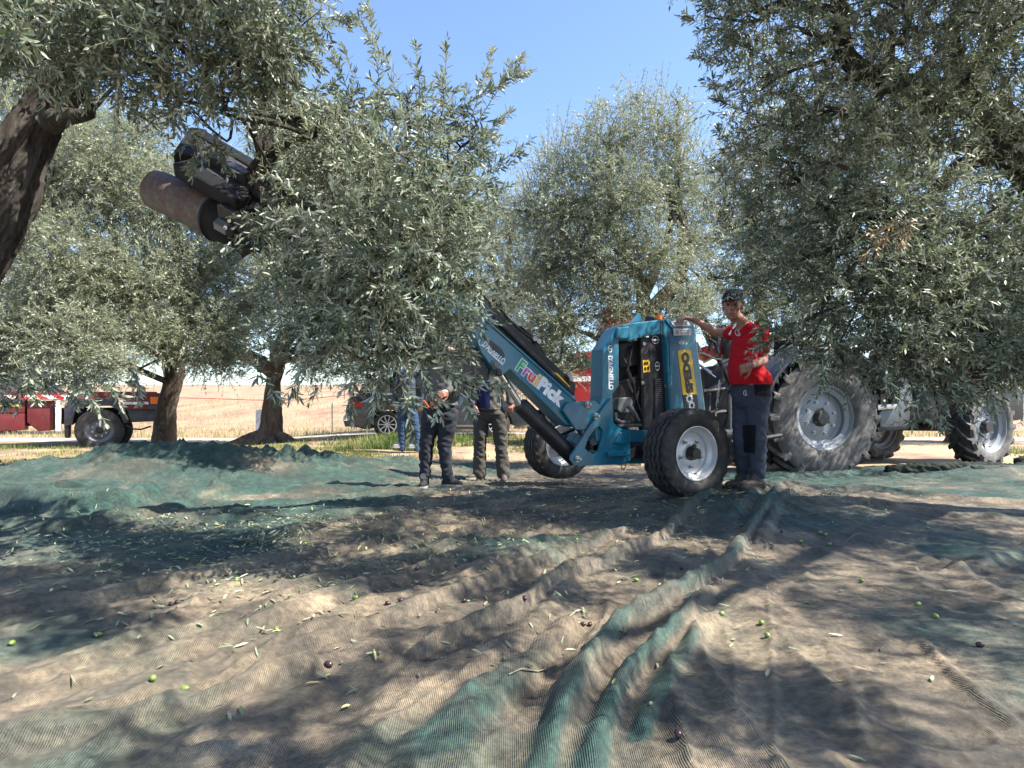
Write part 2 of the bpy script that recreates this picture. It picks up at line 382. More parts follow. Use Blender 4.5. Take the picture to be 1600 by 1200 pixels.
def net_base(x, y):
    z = H(x, y)
    z = z + .27*np.exp(-(((x+4.15)/1.15)**2 + ((y-7.75)/.62)**2)) + .15*np.exp(-(((x+2.9)/1.5)**2 + ((y-8.15)/.55)**2))
    z = z + .10*np.exp(-(((x+1.6)/1.0)**2 + ((y-8.9)/.4)**2)) + .12*np.exp(-(((x+5.6)/1.2)**2 + ((y-7.2)/.7)**2))
    z = z + .10*np.exp(-(((x-6.6)/.9)**2 + ((y-8.55)/.22)**2))
    return z
def net_h(x, y):
    x = np.asarray(x, dtype=float); y = np.asarray(y, dtype=float)
    z = net_base(x, y); f = np.zeros_like(z); tube_ = np.zeros_like(z)
    for pl, h, wd, sh, gr in folds:
        P = np.array(pl); best = np.full(x.shape, 1e9); sd_ = np.zeros_like(z); tt = np.zeros_like(z)
        lens = np.r_[0, np.cumsum(np.hypot(*np.diff(P, axis=0).T))]
        for i in range(len(P)-1):
            a, bq = P[i], P[i+1]; d = bq-a; L2 = (d**2).sum()
            t = np.clip(((x-a[0])*d[0]+(y-a[1])*d[1])/L2, 0, 1)
            dx = x-a[0]-t*d[0]; dy = y-a[1]-t*d[1]; q = dx*dx+dy*dy
            mk = q < best; best = np.where(mk, q, best); sd_ = np.where(mk, np.sign(dx*d[1]-dy*d[0]), sd_); tt = np.where(mk, lens[i]+t*np.sqrt(L2), tt)
        dist = np.sqrt(best)
        s = tt/lens[-1]; wv = wd*(.75+.6*vnoise(tt*3+h*300, tt*0+wd*90))
        asym = np.where(sd_ > 0, 1/sh, 1.0)      # one flank steeper
        g = np.exp(-np.power(dist/(wv*asym), 3.0))
        end = sstep(0, .08, s)*(1-sstep(.9, 1, s))*.9+.1
        amp = h*end*(.8+.4*vnoise(tt*4+7, tt*0+h*77))
        z = z + amp*g; f = f + g*end*min(1, h/.05)
        if gr: tube_ = np.maximum(tube_, gr*np.clip(g*1.6, 0, 1)*(1-sstep(.55, .8, s)))
    # gathers running towards the machine on the left, slack cloth on the right
    r = np.hypot(x-1.7, y-6.6); th = np.arctan2(y-6.6, x-1.7)
    n = vnoise(th*17+3+.7*vnoise(r*.9, th*2), r*.55); n2 = vnoise(th*38+9+1.4*vnoise(r*1.4, th*3), r*.9+5)
    n4 = vnoise(th*26+40+2.2*vnoise(r*1.1+9, th*4), r*.7+15); n5 = vnoise(th*75+2.5*vnoise(r*2.2+9, th*8), r*1.6+25)
    rid = (1-np.abs(2*n-1))**3.2; rid2 = (1-np.abs(2*n2-1))**2.5; rid4 = (1-np.abs(2*n4-1))**5; rid5 = (1-np.abs(2*n5-1))**2
    left = .16+.84*(1-sstep(-.2, 1.2, x+(y-3)*.1))
    am = sstep(.3, 1.8, r)
    z = z + (.044*rid*(.35+vnoise(x*1.1, y*1.1+20)) + .026*rid2)*left*am + (.030*rid4*(.3+.7*left) + .006*rid5*(.4+.6*left))*am
    cr_ = vnoise(x*3.2+y*2+2.5*vnoise(x*2.6+4, y*2.6), y*6.5-x*2+2.5*vnoise(x*2.1, y*2.9+7)); rgt = 1-.6*sstep(.0, .9, x)*(1-sstep(4.2, 5.2, y)); z = z + .009*rgt*(1-np.abs(2*cr_-1))**4
    cr_ = vnoise(x*12+3*vnoise(x*4+4, y*4), y*12+3*vnoise(x*4, y*4+7)); z = z + .005*rgt*(1-np.abs(2*cr_-1))**2
    z = z + .012*rgt*(fbm(x*4.2, y*4.2, 3)-.45) + .030*rgt*(fbm(x*1.2+31, y*1.2, 3)-.45)
    q = vnoise(x*7+2*vnoise(x*3, y*3), y*1.7+50); z = z + .005*(1-np.abs(2*q-1))**2*sstep(-.5, 1, x)
    wk = vnoise(x*2.1+3*vnoise(x*1.7+8, y*1.7), y*6+11); z = z + .012*(1-np.abs(2*wk-1))**4
    hump = sstep(.03, .2, net_base(x, y)-H(x, y))
    q2 = vnoise(x*3.2-y*1.5+2*vnoise(x*1.6, y*1.6), y*5+x*1.2); z = z + .085*(1-np.abs(2*q2-1))**2*hump
    q3 = vnoise(x*1.4+y*2.2+1.5*vnoise(x*3, y*3), y*7-x*2.0+30); z = z + .075*(1-np.abs(2*q3-1))**4*hump
    net_h.tube = tube_
    net_h.flow = (th, r)
    return z + .012, f + .5*rid*left*am + .6*rid4*am
xs = np.unique(np.concatenate([np.linspace(-9, -2, 280), np.linspace(-2, 2, 400), np.linspace(2, 9.5, 260)]))
ys = [.4]
while ys[-1] < 11: ys.append(ys[-1] + max(.010, .0042*ys[-1]))
ys = np.array(ys)
X, Y = np.meshgrid(xs, ys); Z, FM = net_h(X, Y); TB = net_h.tube; FLW = net_h.flow
NX, NY = len(xs), len(ys)
edge = 8.5 + 1.6*sstep(-3.6, -1.2, X) - .0*X + .35*(vnoise(X*.9+2, X*0)-.5) + .16*(vnoise(X*4, X*0+3)-.5) - .2*sstep(5.6, 7.5, X) - .55*np.exp(-((X-4.3)/1.6)**2)
Z = np.where(Y > edge-.25, H(X, Y)+(Z-H(X, Y))*(1-.75*sstep(-.25, 0, Y-edge)), Z)
V = np.stack([X, Y, Z], -1).reshape(-1, 3)
i = np.arange(NX-1)[None, :] + np.arange(NY-1)[:, None]*NX
F = np.stack([i, i+1, i+1+NX, i+NX], -1).reshape(-1, 4)
keep = (Y < edge)[:-1, :-1].ravel(); F = F[keep]
gy = np.clip(FM*.75, 0, 1)
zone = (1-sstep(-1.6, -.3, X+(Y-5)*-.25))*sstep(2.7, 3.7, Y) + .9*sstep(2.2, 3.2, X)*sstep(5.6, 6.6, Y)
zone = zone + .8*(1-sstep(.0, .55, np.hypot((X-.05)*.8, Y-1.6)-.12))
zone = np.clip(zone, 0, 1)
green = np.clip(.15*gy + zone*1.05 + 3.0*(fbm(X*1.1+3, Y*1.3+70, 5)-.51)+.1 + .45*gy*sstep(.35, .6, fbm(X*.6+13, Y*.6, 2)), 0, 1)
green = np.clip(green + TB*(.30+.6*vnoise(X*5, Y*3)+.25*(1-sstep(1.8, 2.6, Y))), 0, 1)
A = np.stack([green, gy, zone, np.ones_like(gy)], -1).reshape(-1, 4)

m, t, b, N, L = newmat('olive_net')
at = N.new('ShaderNodeAttribute'); at.attribute_name = 'tint'
sp = N.new('ShaderNodeSeparateColor'); L.new(at.outputs['Color'], sp.inputs[0])
vec = coord(N)
fa = N.new('ShaderNodeAttribute'); fa.attribute_name = 'flow'
n1 = noise_n(N, L, 2.2, 7, .66, vec, .6); n2 = noise_n(N, L, 9, 7, .65, vec, .3)
n4 = noise_n(N, L, 1.0, 8, .68, fa.outputs['Vector'], .5); n5 = noise_n(N, L, 4.0, 5, .6, fa.outputs['Vector'], .3); n3 = noise_n(N, L, 45, 4, .6, vec)
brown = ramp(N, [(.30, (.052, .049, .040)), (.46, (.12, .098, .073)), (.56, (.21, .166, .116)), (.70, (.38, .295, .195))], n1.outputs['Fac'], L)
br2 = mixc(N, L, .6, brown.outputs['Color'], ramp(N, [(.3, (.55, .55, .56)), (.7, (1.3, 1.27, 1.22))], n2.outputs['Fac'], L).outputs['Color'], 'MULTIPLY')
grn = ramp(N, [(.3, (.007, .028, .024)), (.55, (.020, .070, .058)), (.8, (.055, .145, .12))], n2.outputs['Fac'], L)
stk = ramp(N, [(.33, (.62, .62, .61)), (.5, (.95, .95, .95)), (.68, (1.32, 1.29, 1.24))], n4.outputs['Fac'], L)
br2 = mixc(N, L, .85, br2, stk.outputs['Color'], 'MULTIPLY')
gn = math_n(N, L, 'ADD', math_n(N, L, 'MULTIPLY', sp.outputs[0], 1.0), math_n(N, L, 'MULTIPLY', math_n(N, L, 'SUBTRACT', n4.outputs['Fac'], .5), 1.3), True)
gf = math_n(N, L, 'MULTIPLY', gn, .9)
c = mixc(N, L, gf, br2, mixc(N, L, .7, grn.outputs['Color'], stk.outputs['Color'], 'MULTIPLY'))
# woven monofilament: fine cords running away from the viewer with thinner cross threads
wv = N.new('ShaderNodeTexWave'); wv.wave_type = 'BANDS'; wv.bands_direction = 'X'; wv.inputs['Scale'].default_value = 60; wv.inputs['Distortion'].default_value = 1.2
wv.inputs['Detail'].default_value = 2; wv.inputs['Detail Scale'].default_value = .05
L.new(vec, wv.inputs['Vector'])
wv2 = N.new('ShaderNodeTexWave'); wv2.bands_direction = 'Y'; wv2.inputs['Scale'].default_value = 50; wv2.inputs['Distortion'].default_value = 2.5; wv2.inputs['Detail Scale'].default_value = .06
L.new(vec, wv2.inputs['Vector'])
wr = ramp(N, [(.2, (.30, .32, .32)), (.6, (1.45, 1.42, 1.38))], wv.outputs['Fac'], L)
c = mixc(N, L, .48, c, wr.outputs['Color'], 'MULTIPLY')
wr2 = ramp(N, [(.1, (.6, .62, .62)), (.5, (1.1, 1.1, 1.1))], wv2.outputs['Fac'], L)
c = mixc(N, L, .2, c, wr2.outputs['Color'], 'MULTIPLY')
dust = ramp(N, [(.55, (0, 0, 0)), (.75, (1, 1, 1))], n1.outputs['Fac'], L)
c = mixc(N, L, math_n(N, L, 'MULTIPLY', dust.outputs['Color'], .22), c, (.36, .29, .22))
c = mixc(N, L, .6, c, ramp(N, [(.38, (.5, .5, .5)), (.62, (1.3, 1.28, 1.25))], n3.outputs['Fac'], L).outputs['Color'], 'MULTIPLY')
L.new(c, b.inputs['Base Color']); b.inputs['Roughness'].default_value = .62; b.inputs['Specular IOR Level'].default_value = .35
b.inputs['Sheen Weight'].default_value = .04
h = math_n(N, L, 'ADD', math_n(N, L, 'MULTIPLY', wv.outputs['Fac'], .12), math_n(N, L, 'MULTIPLY', n2.outputs['Fac'], .9))
h = math_n(N, L, 'ADD', h, math_n(N, L, 'MULTIPLY', n3.outputs['Fac'], .5)); h = math_n(N, L, 'ADD', h, math_n(N, L, 'MULTIPLY', n4.outputs['Fac'], 2.2)); h = math_n(N, L, 'ADD', h, math_n(N, L, 'MULTIPLY', n5.outputs['Fac'], .6))
bump(N, L, b, h, .8, .02)
netm = m
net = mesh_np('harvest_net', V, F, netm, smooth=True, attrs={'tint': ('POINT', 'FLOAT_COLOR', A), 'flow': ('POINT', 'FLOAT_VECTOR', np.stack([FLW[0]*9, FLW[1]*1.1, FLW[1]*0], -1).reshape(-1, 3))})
tag(net, 'big brown and green harvest net spread in folds over the ground', 'net')
def NZ(x, y): return float(net_h(np.array([x]), np.array([y]))[0][0])
def HZ(x, y): return float(H(x, y))
def hit(px, py):
    """where a sight line meets the net"""
    d = 880/(py-640)
    for _ in range(12):
        x = (px-800)/1000*d; z = NZ(x, d); d = .5*d + .5*(CAMZ-z)*1000/(py-640)
    return Vector(((px-800)/1000*d, d, NZ((px-800)/1000*d, d)))
# ------------------------------------------------------------------ olive trees
def unit(v): return v/np.maximum(np.linalg.norm(v, axis=-1, keepdims=True), 1e-9)
class Leaves:
    def __init__(s): s.V = []; s.F = []; s.R = []; s.M = []; s.n = 0
    def add(s, V, F, rnd, mi):
        s.V.append(V); s.F.append(F+s.n); s.n += len(V); s.R.append(rnd); s.M.append(np.full(len(F), mi, dtype=np.int32))
    def twigs(s, P, D, Ln, npair, ll, lw, near=True, droop=.25, stem=.0022, rs=None, ang=(38, 68), mi=0, dens=1.0):
        """P,D (T,3) origins and directions, Ln (T,) lengths; leaves in opposite pairs up each twig"""
        r = rs or rng; T = len(P)
        D = unit(D); g = np.array([0, 0, -1.0])
        dr = (droop*(.4+1.2*r.random(T)))[:, None]*Ln[:, None]*g
        a = np.where(np.abs(D[:, 2:3]) < .9, np.array([[0, 0, 1.0]]), np.array([[1.0, 0, 0]]))
        Xv = unit(np.cross(D, a)); Yv = np.cross(D, Xv)
        K = npair*2+1
        S = np.concatenate([np.repeat(np.linspace(.10, .96, npair), 2), [1.0]])
        phi = np.repeat(np.arange(npair)*(PI/2), 2) + np.tile([0, PI], npair); phi = np.r_[phi, 0]
        Sm = np.clip(S[None]+r.normal(0, .012, (T, K)), .03, 1)
        ph = phi[None] + r.random((T, 1))*6.28 + r.normal(0, .35, (T, K))
        pos = P[:, None]+D[:, None]*(Ln[:, None]*Sm)[..., None] + dr[:, None]*(Sm**2)[..., None]
        tan = unit(D[:, None]*Ln[:, None, None] + 2*dr[:, None]*Sm[..., None])
        side = Xv[:, None]*np.cos(ph)[..., None] + Yv[:, None]*np.sin(ph)[..., None]
        al = np.radians(r.uniform(ang[0], ang[1], (T, K))); al[:, -1] = .15
        al = al*(1.1-.45*Sm)
        ld = unit(tan*np.cos(al)[..., None] + side*np.sin(al)[..., None] + r.normal(0, .10, (T, K, 3)))
        ld[..., 2] -= .12; ld = unit(ld)
        wd = unit(np.cross(ld, tan + r.normal(0, .35, (T, K, 3))))
        nm = np.cross(wd, ld)
        taper = 1-.35*np.abs(Sm-.45)*1.6
        LL = (ll*r.uniform(.62, 1.15, (T, K))*taper)[..., None]; LW = (lw*r.uniform(.75, 1.15, (T, K)))[..., None]*.5
        if dens < 1:
            keep = r.random((T, K)) < dens
        else: keep = np.ones((T, K), bool)
        p, l, w_, n_, LL, LW = [q[keep] for q in (pos, ld, wd, nm, LL, LW)]
        rn = np.clip(np.repeat(r.random((T, 1)), K, 1)[keep]*.5 + r.random(len(p))*.5, 0, 1)
        M = len(p)
        if near:
            up = n_*LW*.35; cu = -n_*LL*.10*r.uniform(-.3, 1.4, (M, 1))
            vs = np.stack([p, p+l*LL*.30+w_*LW+up, p+l*LL*.72+w_*LW*.78+up+cu*.5, p+l*LL+cu, p+l*LL*.72-w_*LW*.78+up+cu*.5, p+l*LL*.30-w_*LW+up, p+l*LL*.5+cu*.25], 1).reshape(-1, 3)
            b = np.arange(M)[:, None]*7
            f = np.concatenate([b+np.array([[0, 1, 2, 6]]), b+np.array([[6, 2, 3, 4]]), b+np.array([[0, 6, 4, 5]])], 0)
            rr = np.concatenate([rn, rn, rn])
        else:
            vs = np.stack([p, p+l*LL*.45+w_*LW, p+l*LL, p+l*LL*.45-w_*LW], 1).reshape(-1, 3)
            f = np.arange(M*4).reshape(-1, 4); rr = rn
        s.add(vs, f, rr, mi)
        if stem:
            q = np.linspace(0, 1, 4)
            cp = P[:, None]+D[:, None]*(Ln[:, None]*q)[..., None] + dr[:, None]*(q**2)[:, None]
            rad = stem*(1.15-.8*q)[None, :, None]
            rings = np.stack([cp+(Xv[:, None]*math.cos(a_)+Yv[:, None]*math.sin(a_))*rad for a_ in (0, 2.09, 4.19)], 2)  # T,4,3,3
            vs = rings.reshape(-1, 3); b = (np.arange(T)*12)[:, None]
            f = []
            for j in range(3):
                for k in range(3):
                    k2 = (k+1) % 3; f.append(b+np.array([[j*3+k, j*3+k2, j*3+3+k2, j*3+3+k]]))
            f = np.concatenate(f, 0); s.add(vs, f, np.zeros(len(f)), 1)
    def clump(s, c, rad, n, L=(.18, .34), npair=9, ll=.07, lw=.014, near=True, up=.35, droop=.3, sq=(1, 1, 1), **k):
        c = np.array(c); u = unit(rng.normal(size=(n, 3))); rr = rad*rng.random(n)**.42*(.72+.45*rng.random(n))
        P = c + u*rr[:, None]*np.array(sq)
        D = u*(.25+.75*(rr/rad))[:, None] + rng.normal(0, .55, (n, 3)) + np.array([0, 0, up])
        Ln = rng.uniform(L[0], L[1], n)
        s.twigs(P - unit(D)*Ln[:, None]*.5, D, Ln, npair, ll, lw, near, droop, **k)
    def build(s, parent, mats, name='crown'):
        V = np.concatenate(s.V); F = np.concatenate(s.F); Rn = np.concatenate(s.R); M = np.concatenate(s.M)
        o = mesh_np(name, V, F, mats, parent, attrs={'rnd': ('FACE', 'FLOAT', Rn)})
        o.data.polygons.foreach_set('material_index', M); return o

def spline(pts, n):
    """Catmull-Rom through (x,y,z,r) rows"""
    P = np.array(pts, float); P = np.vstack([2*P[0]-P[1], P, 2*P[-1]-P[-2]]); out = []
    for i in range(1, len(P)-2):
        t = np.linspace(0, 1, n, endpoint=(i == len(P)-3))[:, None]
        a, b, c, d = P[i-1:i+3]
        out.append(.5*((2*b)+(-a+c)*t+(2*a-5*b+4*c-d)*t**2+(-a+3*b-3*c+d)*t**3))
    o = np.vstack(out); o[:, 3] = np.maximum(o[:, 3], .002); return o
def limb(acc, pts, seg=10, nside=14, rough=.18, seed=0, flute=0.0, fine=0.0):
    S = spline(pts, seg); C = S[:, :3]; Rr = S[:, 3]
    T = np.gradient(C, axis=0); T = unit(T)
    x = np.array([1.0, 0, 0]) if abs(T[0][0]) < .9 else np.array([0, 1.0, 0]); rings = []
    dl = np.r_[0, np.cumsum(np.linalg.norm(np.diff(C, axis=0), axis=1))]
    for i in range(len(C)):
        x = x-T[i]*x.dot(T[i]); x /= np.linalg.norm(x); y = np.cross(T[i], x)
        th = np.linspace(0, 2*PI, nside, endpoint=False)
        cx, cy = np.cos(th), np.sin(th)
        k = 1 + rough*2*(fbm(cx*1.6+seed*3.1+10, cy*1.6+dl[i]*3.2+seed, 3)-.45)
        if flute:
            f1 = fbm(cx*3.2+dl[i]*1.4+seed+40, cy*3.2+20-dl[i]*.9, 4); k = k + flute*(1-np.abs(4*f1-2).clip(0, 1.6))
        if fine:
            f2 = fbm(th*7+dl[i]*1.2+seed+1.2*vnoise(th*3, th*0+dl[i]*6), np.full_like(th, dl[i]*5)+.6*vnoise(th*5, th*0+dl[i]*9), 5); f3 = f2
            wq = sstep(0, .8, th)*(1-sstep(2*PI-.8, 2*PI, th)); ff = f2*wq+f3*(1-wq); k = k - fine*(1-np.abs(2*ff-1)*4).clip(0, 1) + fine*.8*(ff-.45)
        rings.append(C[i] + (x*cx[:, None]+y*cy[:, None])*(Rr[i]*k)[:, None])
    V = np.concatenate(rings); n = len(C)
    a = np.arange(nside); b = np.arange(n-1)[:, None]*nside
    F = np.stack([b+a, b+(a+1) % nside, b+nside+(a+1) % nside, b+nside+a], -1).reshape(-1, 4)
    # end cap
    V = np.vstack([V, C[-1]+T[-1]*Rr[-1]*.5]); e = len(V)-1; last = (n-1)*nside
    F = np.vstack([F, np.stack([last+a, last+(a+1) % nside, np.full(nside, e), np.full(nside, e)], -1)[:, :4]])
    F = F[:-nside]; Ftri = np.stack([last+a, last+(a+1) % nside, np.full(nside, e)], -1)
    acc.append((V, F, Ftri))
def build_limbs(acc, mat_, parent, name='trunk'):
    bm = bmesh.new()
    Vs = []; Fs = []; n = 0; Ts = []
    for V, F, Tt in acc:
        Vs.append(V); Fs.append(F+n); Ts.append(Tt+n); n += len(V)
    V = np.concatenate(Vs); F = np.concatenate(Fs); Tt = np.concatenate(Ts)
    me = bpy.data.meshes.new(name)
    me.from_pydata(V.tolist(), [], F.tolist()+Tt.tolist()); me.materials.append(mat_)
    me.polygons.foreach_set('use_smooth', np.ones(len(me.polygons), bool)); me.update(); bm.free()
    o = bpy.data.objects.new(name, me); return link(o, parent)
def P4(px, py, d, r): v = W(px, py, d); return (v.x, v.y, v.z, r)
def auto_branches(acc, nodes, clumps, r0=.035, seed=0, subs=5, ns=7):
    N_ = np.array([n[:3] for n in nodes])
    for i, (c, rad) in enumerate(clumps):
        c = np.array(c); dd = np.linalg.norm(N_-c, axis=1) + .6*np.maximum(0, N_[:, 2]-c[2]); b = N_[dd.argmin()]; L_ = np.linalg.norm(c-b)
        mid = (b+c)/2 + rng.normal(0, .09*L_, 3) + np.array([0, 0, .1*L_]); q = (b*.25+c*.75) + rng.normal(0, .05*L_, 3)
        s_ = max(.35, min(1.3, rad/.5))
        limb(acc, [(*b, r0*s_), (*mid, r0*.8*s_), (*q, r0*.6*s_), (*c, r0*.4*s_)], 5, ns, .2, seed+i)
        for k in range(subs):
            u = rng.normal(size=3); u /= np.linalg.norm(u); u[2] = abs(u[2])*.8+.1*u[2]; e = c+u*rad*rng.uniform(.6, 1.0); st = q if k % 2 else c
            m1 = (st+e)/2+rng.normal(0, .12*rad, 3)
            limb(acc, [(*st, r0*.38*s_), (*m1, r0*.25*s_), (*e, r0*.09*s_)], 4, 5, .2, seed+i+k)
def olive_tree(base, label, limbs, cl, kind='near', group='olive trees of the grove', dens=1.0, r0=.035, seed=0, sprays=(), extra=None, bk=None, subs=5, lf=None, up=.35, LL=None):
    """limbs: lists of (x,y,z,r); cl: (px,py,d,r[,density]) crown clumps"""
    t = empty('olive_tree', base, label, 'tree', group)
    acc = []; nodes = []
    for j, l in enumerate(limbs):
        big = max(q[3] for q in l) > .1
        near = kind == 'near'
        limb(acc, l, (44 if near else 12) if big else 10, (110 if near else 28) if big else 12, .10 if big else .22, seed+j*7, .20 if big else .05, .13 if (big and near) else 0)
        sp_ = spline(l, 4); nodes += [tuple(q[:3]) for q in sp_[len(sp_)//3:]]
    cs = [(W(c[0], c[1], c[2]), c[3]) for c in cl]
    auto_branches(acc, nodes, cs, r0, seed, subs)
    Lv = Leaves()
    for (c, rad), spec in zip(cs, cl):
        dn = (spec[4] if len(spec) > 4 else 1.0)*dens
        vol = 4.19*rad**3
        if kind == 'near':
            Lv.clump(c, rad, int(vol*520*dn/(.4+rad)), (.16, .36), 11, LL or .059, .0118, True, up)
        elif kind == 'mid':
            Lv.clump(c, rad, int(vol*300*dn/(.5+rad*.9)), (.18, .38), 9, LL or .064, .0135, False, up, stem=.0028)
        else:
            Lv.clump(c, rad, int(vol*210*dn/(.5+rad*.9)), (.22, .48), 9, LL or .075, .018, False, up, stem=.004)
    for sp_ in sprays:
        spray(Lv, *sp_)
    if extra: extra(Lv)
    build_limbs(acc, bk or bark, t)
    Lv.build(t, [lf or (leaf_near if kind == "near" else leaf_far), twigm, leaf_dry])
    return t
def spray(Lv, x0, y0, x1, y1, d0, d1=None, side=6, ll=.07, lw=.0135, sub=.16, mi=0):
    """a long shoot from one photo point to another with short leafy side twigs"""
    d1 = d1 or d0; a = np.array(W(x0, y0, d0)); b = np.array(W(x1, y1, d1)); L_ = np.linalg.norm(b-a)
    n = max(4, int(L_/.03)); D = (b-a)/L_
    Lv.twigs(a[None], (b-a)[None], np.array([L_]), n, ll, lw, True, .05, .0032, mi=mi)
    if side:
        s_ = rng.uniform(.1, .92, side); Pp = a+(b-a)*s_[:, None]; Dd = D + rng.normal(0, .55, (side, 3)); 
        Lv.twigs(Pp, Dd, sub*rng.uniform(.6, 1.3, side)*(1.2-s_), 5, ll, lw, True, .1, .002, mi=mi)

# ---- the leaning tree whose limb is gripped (trunk outside the frame on the left)
trunkA = [(-4.3, 4.0, -.05, .34), (-4.15, 4.0, .35, .24), (-3.85, 4.05, .9, .18), P4(-52, 430, 4.1, .155), P4(8, 320, 4.1, .15), P4(34, 240, 4.1, .135), P4(76, 165, 4.1, .115), P4(135, 80, 4.05, .11), P4(200, -10, 4.0, .10), P4(260, -120, 4.0, .07)]
stub = [P4(75, 190, 4.05, .08), P4(105, 182, 4.0, .055), P4(128, 180, 3.97, .04), P4(143, 176, 3.95, .034)]
limbA = [P4(170, 30, 4.05, .11), P4(270, 10, 4.1, .09), P4(360, 20, 4.2, .075), P4(425, 80, 4.3, .066), P4(418, 150, 4.36, .066), P4(408, 200, 4.38, .062), P4(416, 245, 4.38, .062), P4(400, 285, 4.36, .07), P4(435, 315, 4.2, .06), P4(520, 322, 4.0, .045), P4(600, 330, 3.8, .035), P4(680, 350, 3.6, .02)]
offA = [P4(412, 245, 4.38, .05), P4(445, 228, 4.3, .032), P4(490, 215, 4.1, .02)]
lowA = [P4(500, 322, 4.05, .035), P4(560, 400, 3.7, .026), P4(600, 480, 3.5, .018), P4(620, 560, 3.4, .01)]
clA = [(30, 20, 3.3, .34), (140, 30, 3.2, .36), (250, 30, 3.2, .38), (360, 30, 3.2, .36), (440, 45, 3.3, .27), (230, 105, 3.3, .26), (320, 120, 3.3, .24), (400, 105, 3.4, .22), (150, 100, 3.4, .2), (60, 60, 3.4, .24), (295, 165, 3.4, .15, .7), (215, 150, 3.4, .12, .7),
       (90, -80, 3.4, .45), (300, -90, 3.4, .45), (440, -60, 3.5, .3), (-120, -40, 3.6, .5),
       (430, 360, 3.7, .22, .8), (470, 290, 3.9, .24, .7), (460, 440, 3.6, .3), (540, 250, 3.8, .36), (560, 360, 3.4, .42), (500, 500, 3.4, .3), (640, 290, 3.6, .42), (640, 420, 3.3, .42), (590, 500, 3.3, .34), (690, 350, 3.6, .34), (700, 450, 3.5, .27), (640, 200, 3.9, .34, .7), (720, 230, 3.9, .28, .6), (540, 170, 4.0, .3, .7), (735, 340, 3.9, .25, .5), (560, 560, 3.25, .17, .6), (640, 545, 3.2, .2, .7), (450, 545, 3.4, .16, .6), (470, 200, 4.2, .3, .8), (610, 600, 3.2, .08, .6), (692, 520, 3.3, .15, .9), (712, 560, 3.3, .09, .8), (420, 300, 4.5, .2, .5)]
spA = [(640, 210, 840, 100, 3.9, 3.7, 12), (600, 180, 575, -5, 3.9, 3.8, 7), (660, 190, 650, 70, 3.9, 3.8, 6), (690, 190, 700, 55, 3.9, 3.8, 8), (730, 210, 770, 68, 3.8, 3.8, 4), (560, 180, 525, 95, 3.9, None, 5), (700, 260, 800, 170, 3.9, None, 7), (720, 300, 830, 215, 3.9, None, 6), (740, 200, 815, 80, 3.8, None, 5), (600, 560, 575, 660, 3.1, None, 4), (620, 570, 650, 690, 3.1, 3.0, 5), (560, 560, 545, 650, 3.2, None, 3), (650, 560, 690, 645, 3.1, None, 5), (680, 560, 740, 612, 3.2, None, 7), (700, 580, 780, 606, 3.2, None, 5), (690, 560, 735, 640, 3.1, None, 4), (480, 560, 455, 615, 3.3, None, 4), (690, 470, 735, 515, 3.3, None, 4), (620, 120, 560, 20, 3.9, None, 4), (250, 150, 300, 205, 3.3, None, 3), (310, 190, 300, 265, 3.5, 3.5, 6), (330, 200, 355, 270, 3.5, 3.4, 6), (440, 30, 555, 25, 3.3, None, 6), (430, 60, 495, 95, 3.3, None, 6), (390, 560, 430, 615, 3.2, None, 3), (400, 330, 420, 420, 3.7, None, 8), (0, 60, 40, 15, 2.2, 2.1, 3), (-30, 40, 30, 70, 2.2, 2.1, 3),
       (110, 570, 165, 655, 3.6, 3.4, 5), (60, 560, 25, 640, 4.2, 4.1, 5), (20, 560, 60, 625, 4.4, 4.3, 6), (90, 560, 120, 632, 4.2, 4.1, 6), (-20, 570, 10, 635, 4.0, None, 6), (200, 560, 220, 625, 4.4, None, 5), (40, 560, 85, 610, 4.6, None, 6), (150, 560, 195, 640, 3.6, None, 4)]
clB_extra = [(60, 600, 4.4, .16, .6), (140, 570, 3.8, .12, .6)]
olive_tree((-4.3, 4.0, 0), 'leaning olive tree with thick rough trunk at left, one limb gripped by the shaker', [trunkA, stub, limbA, offA, lowA], clA, 'near', seed=1, sprays=spA, dens=.88)

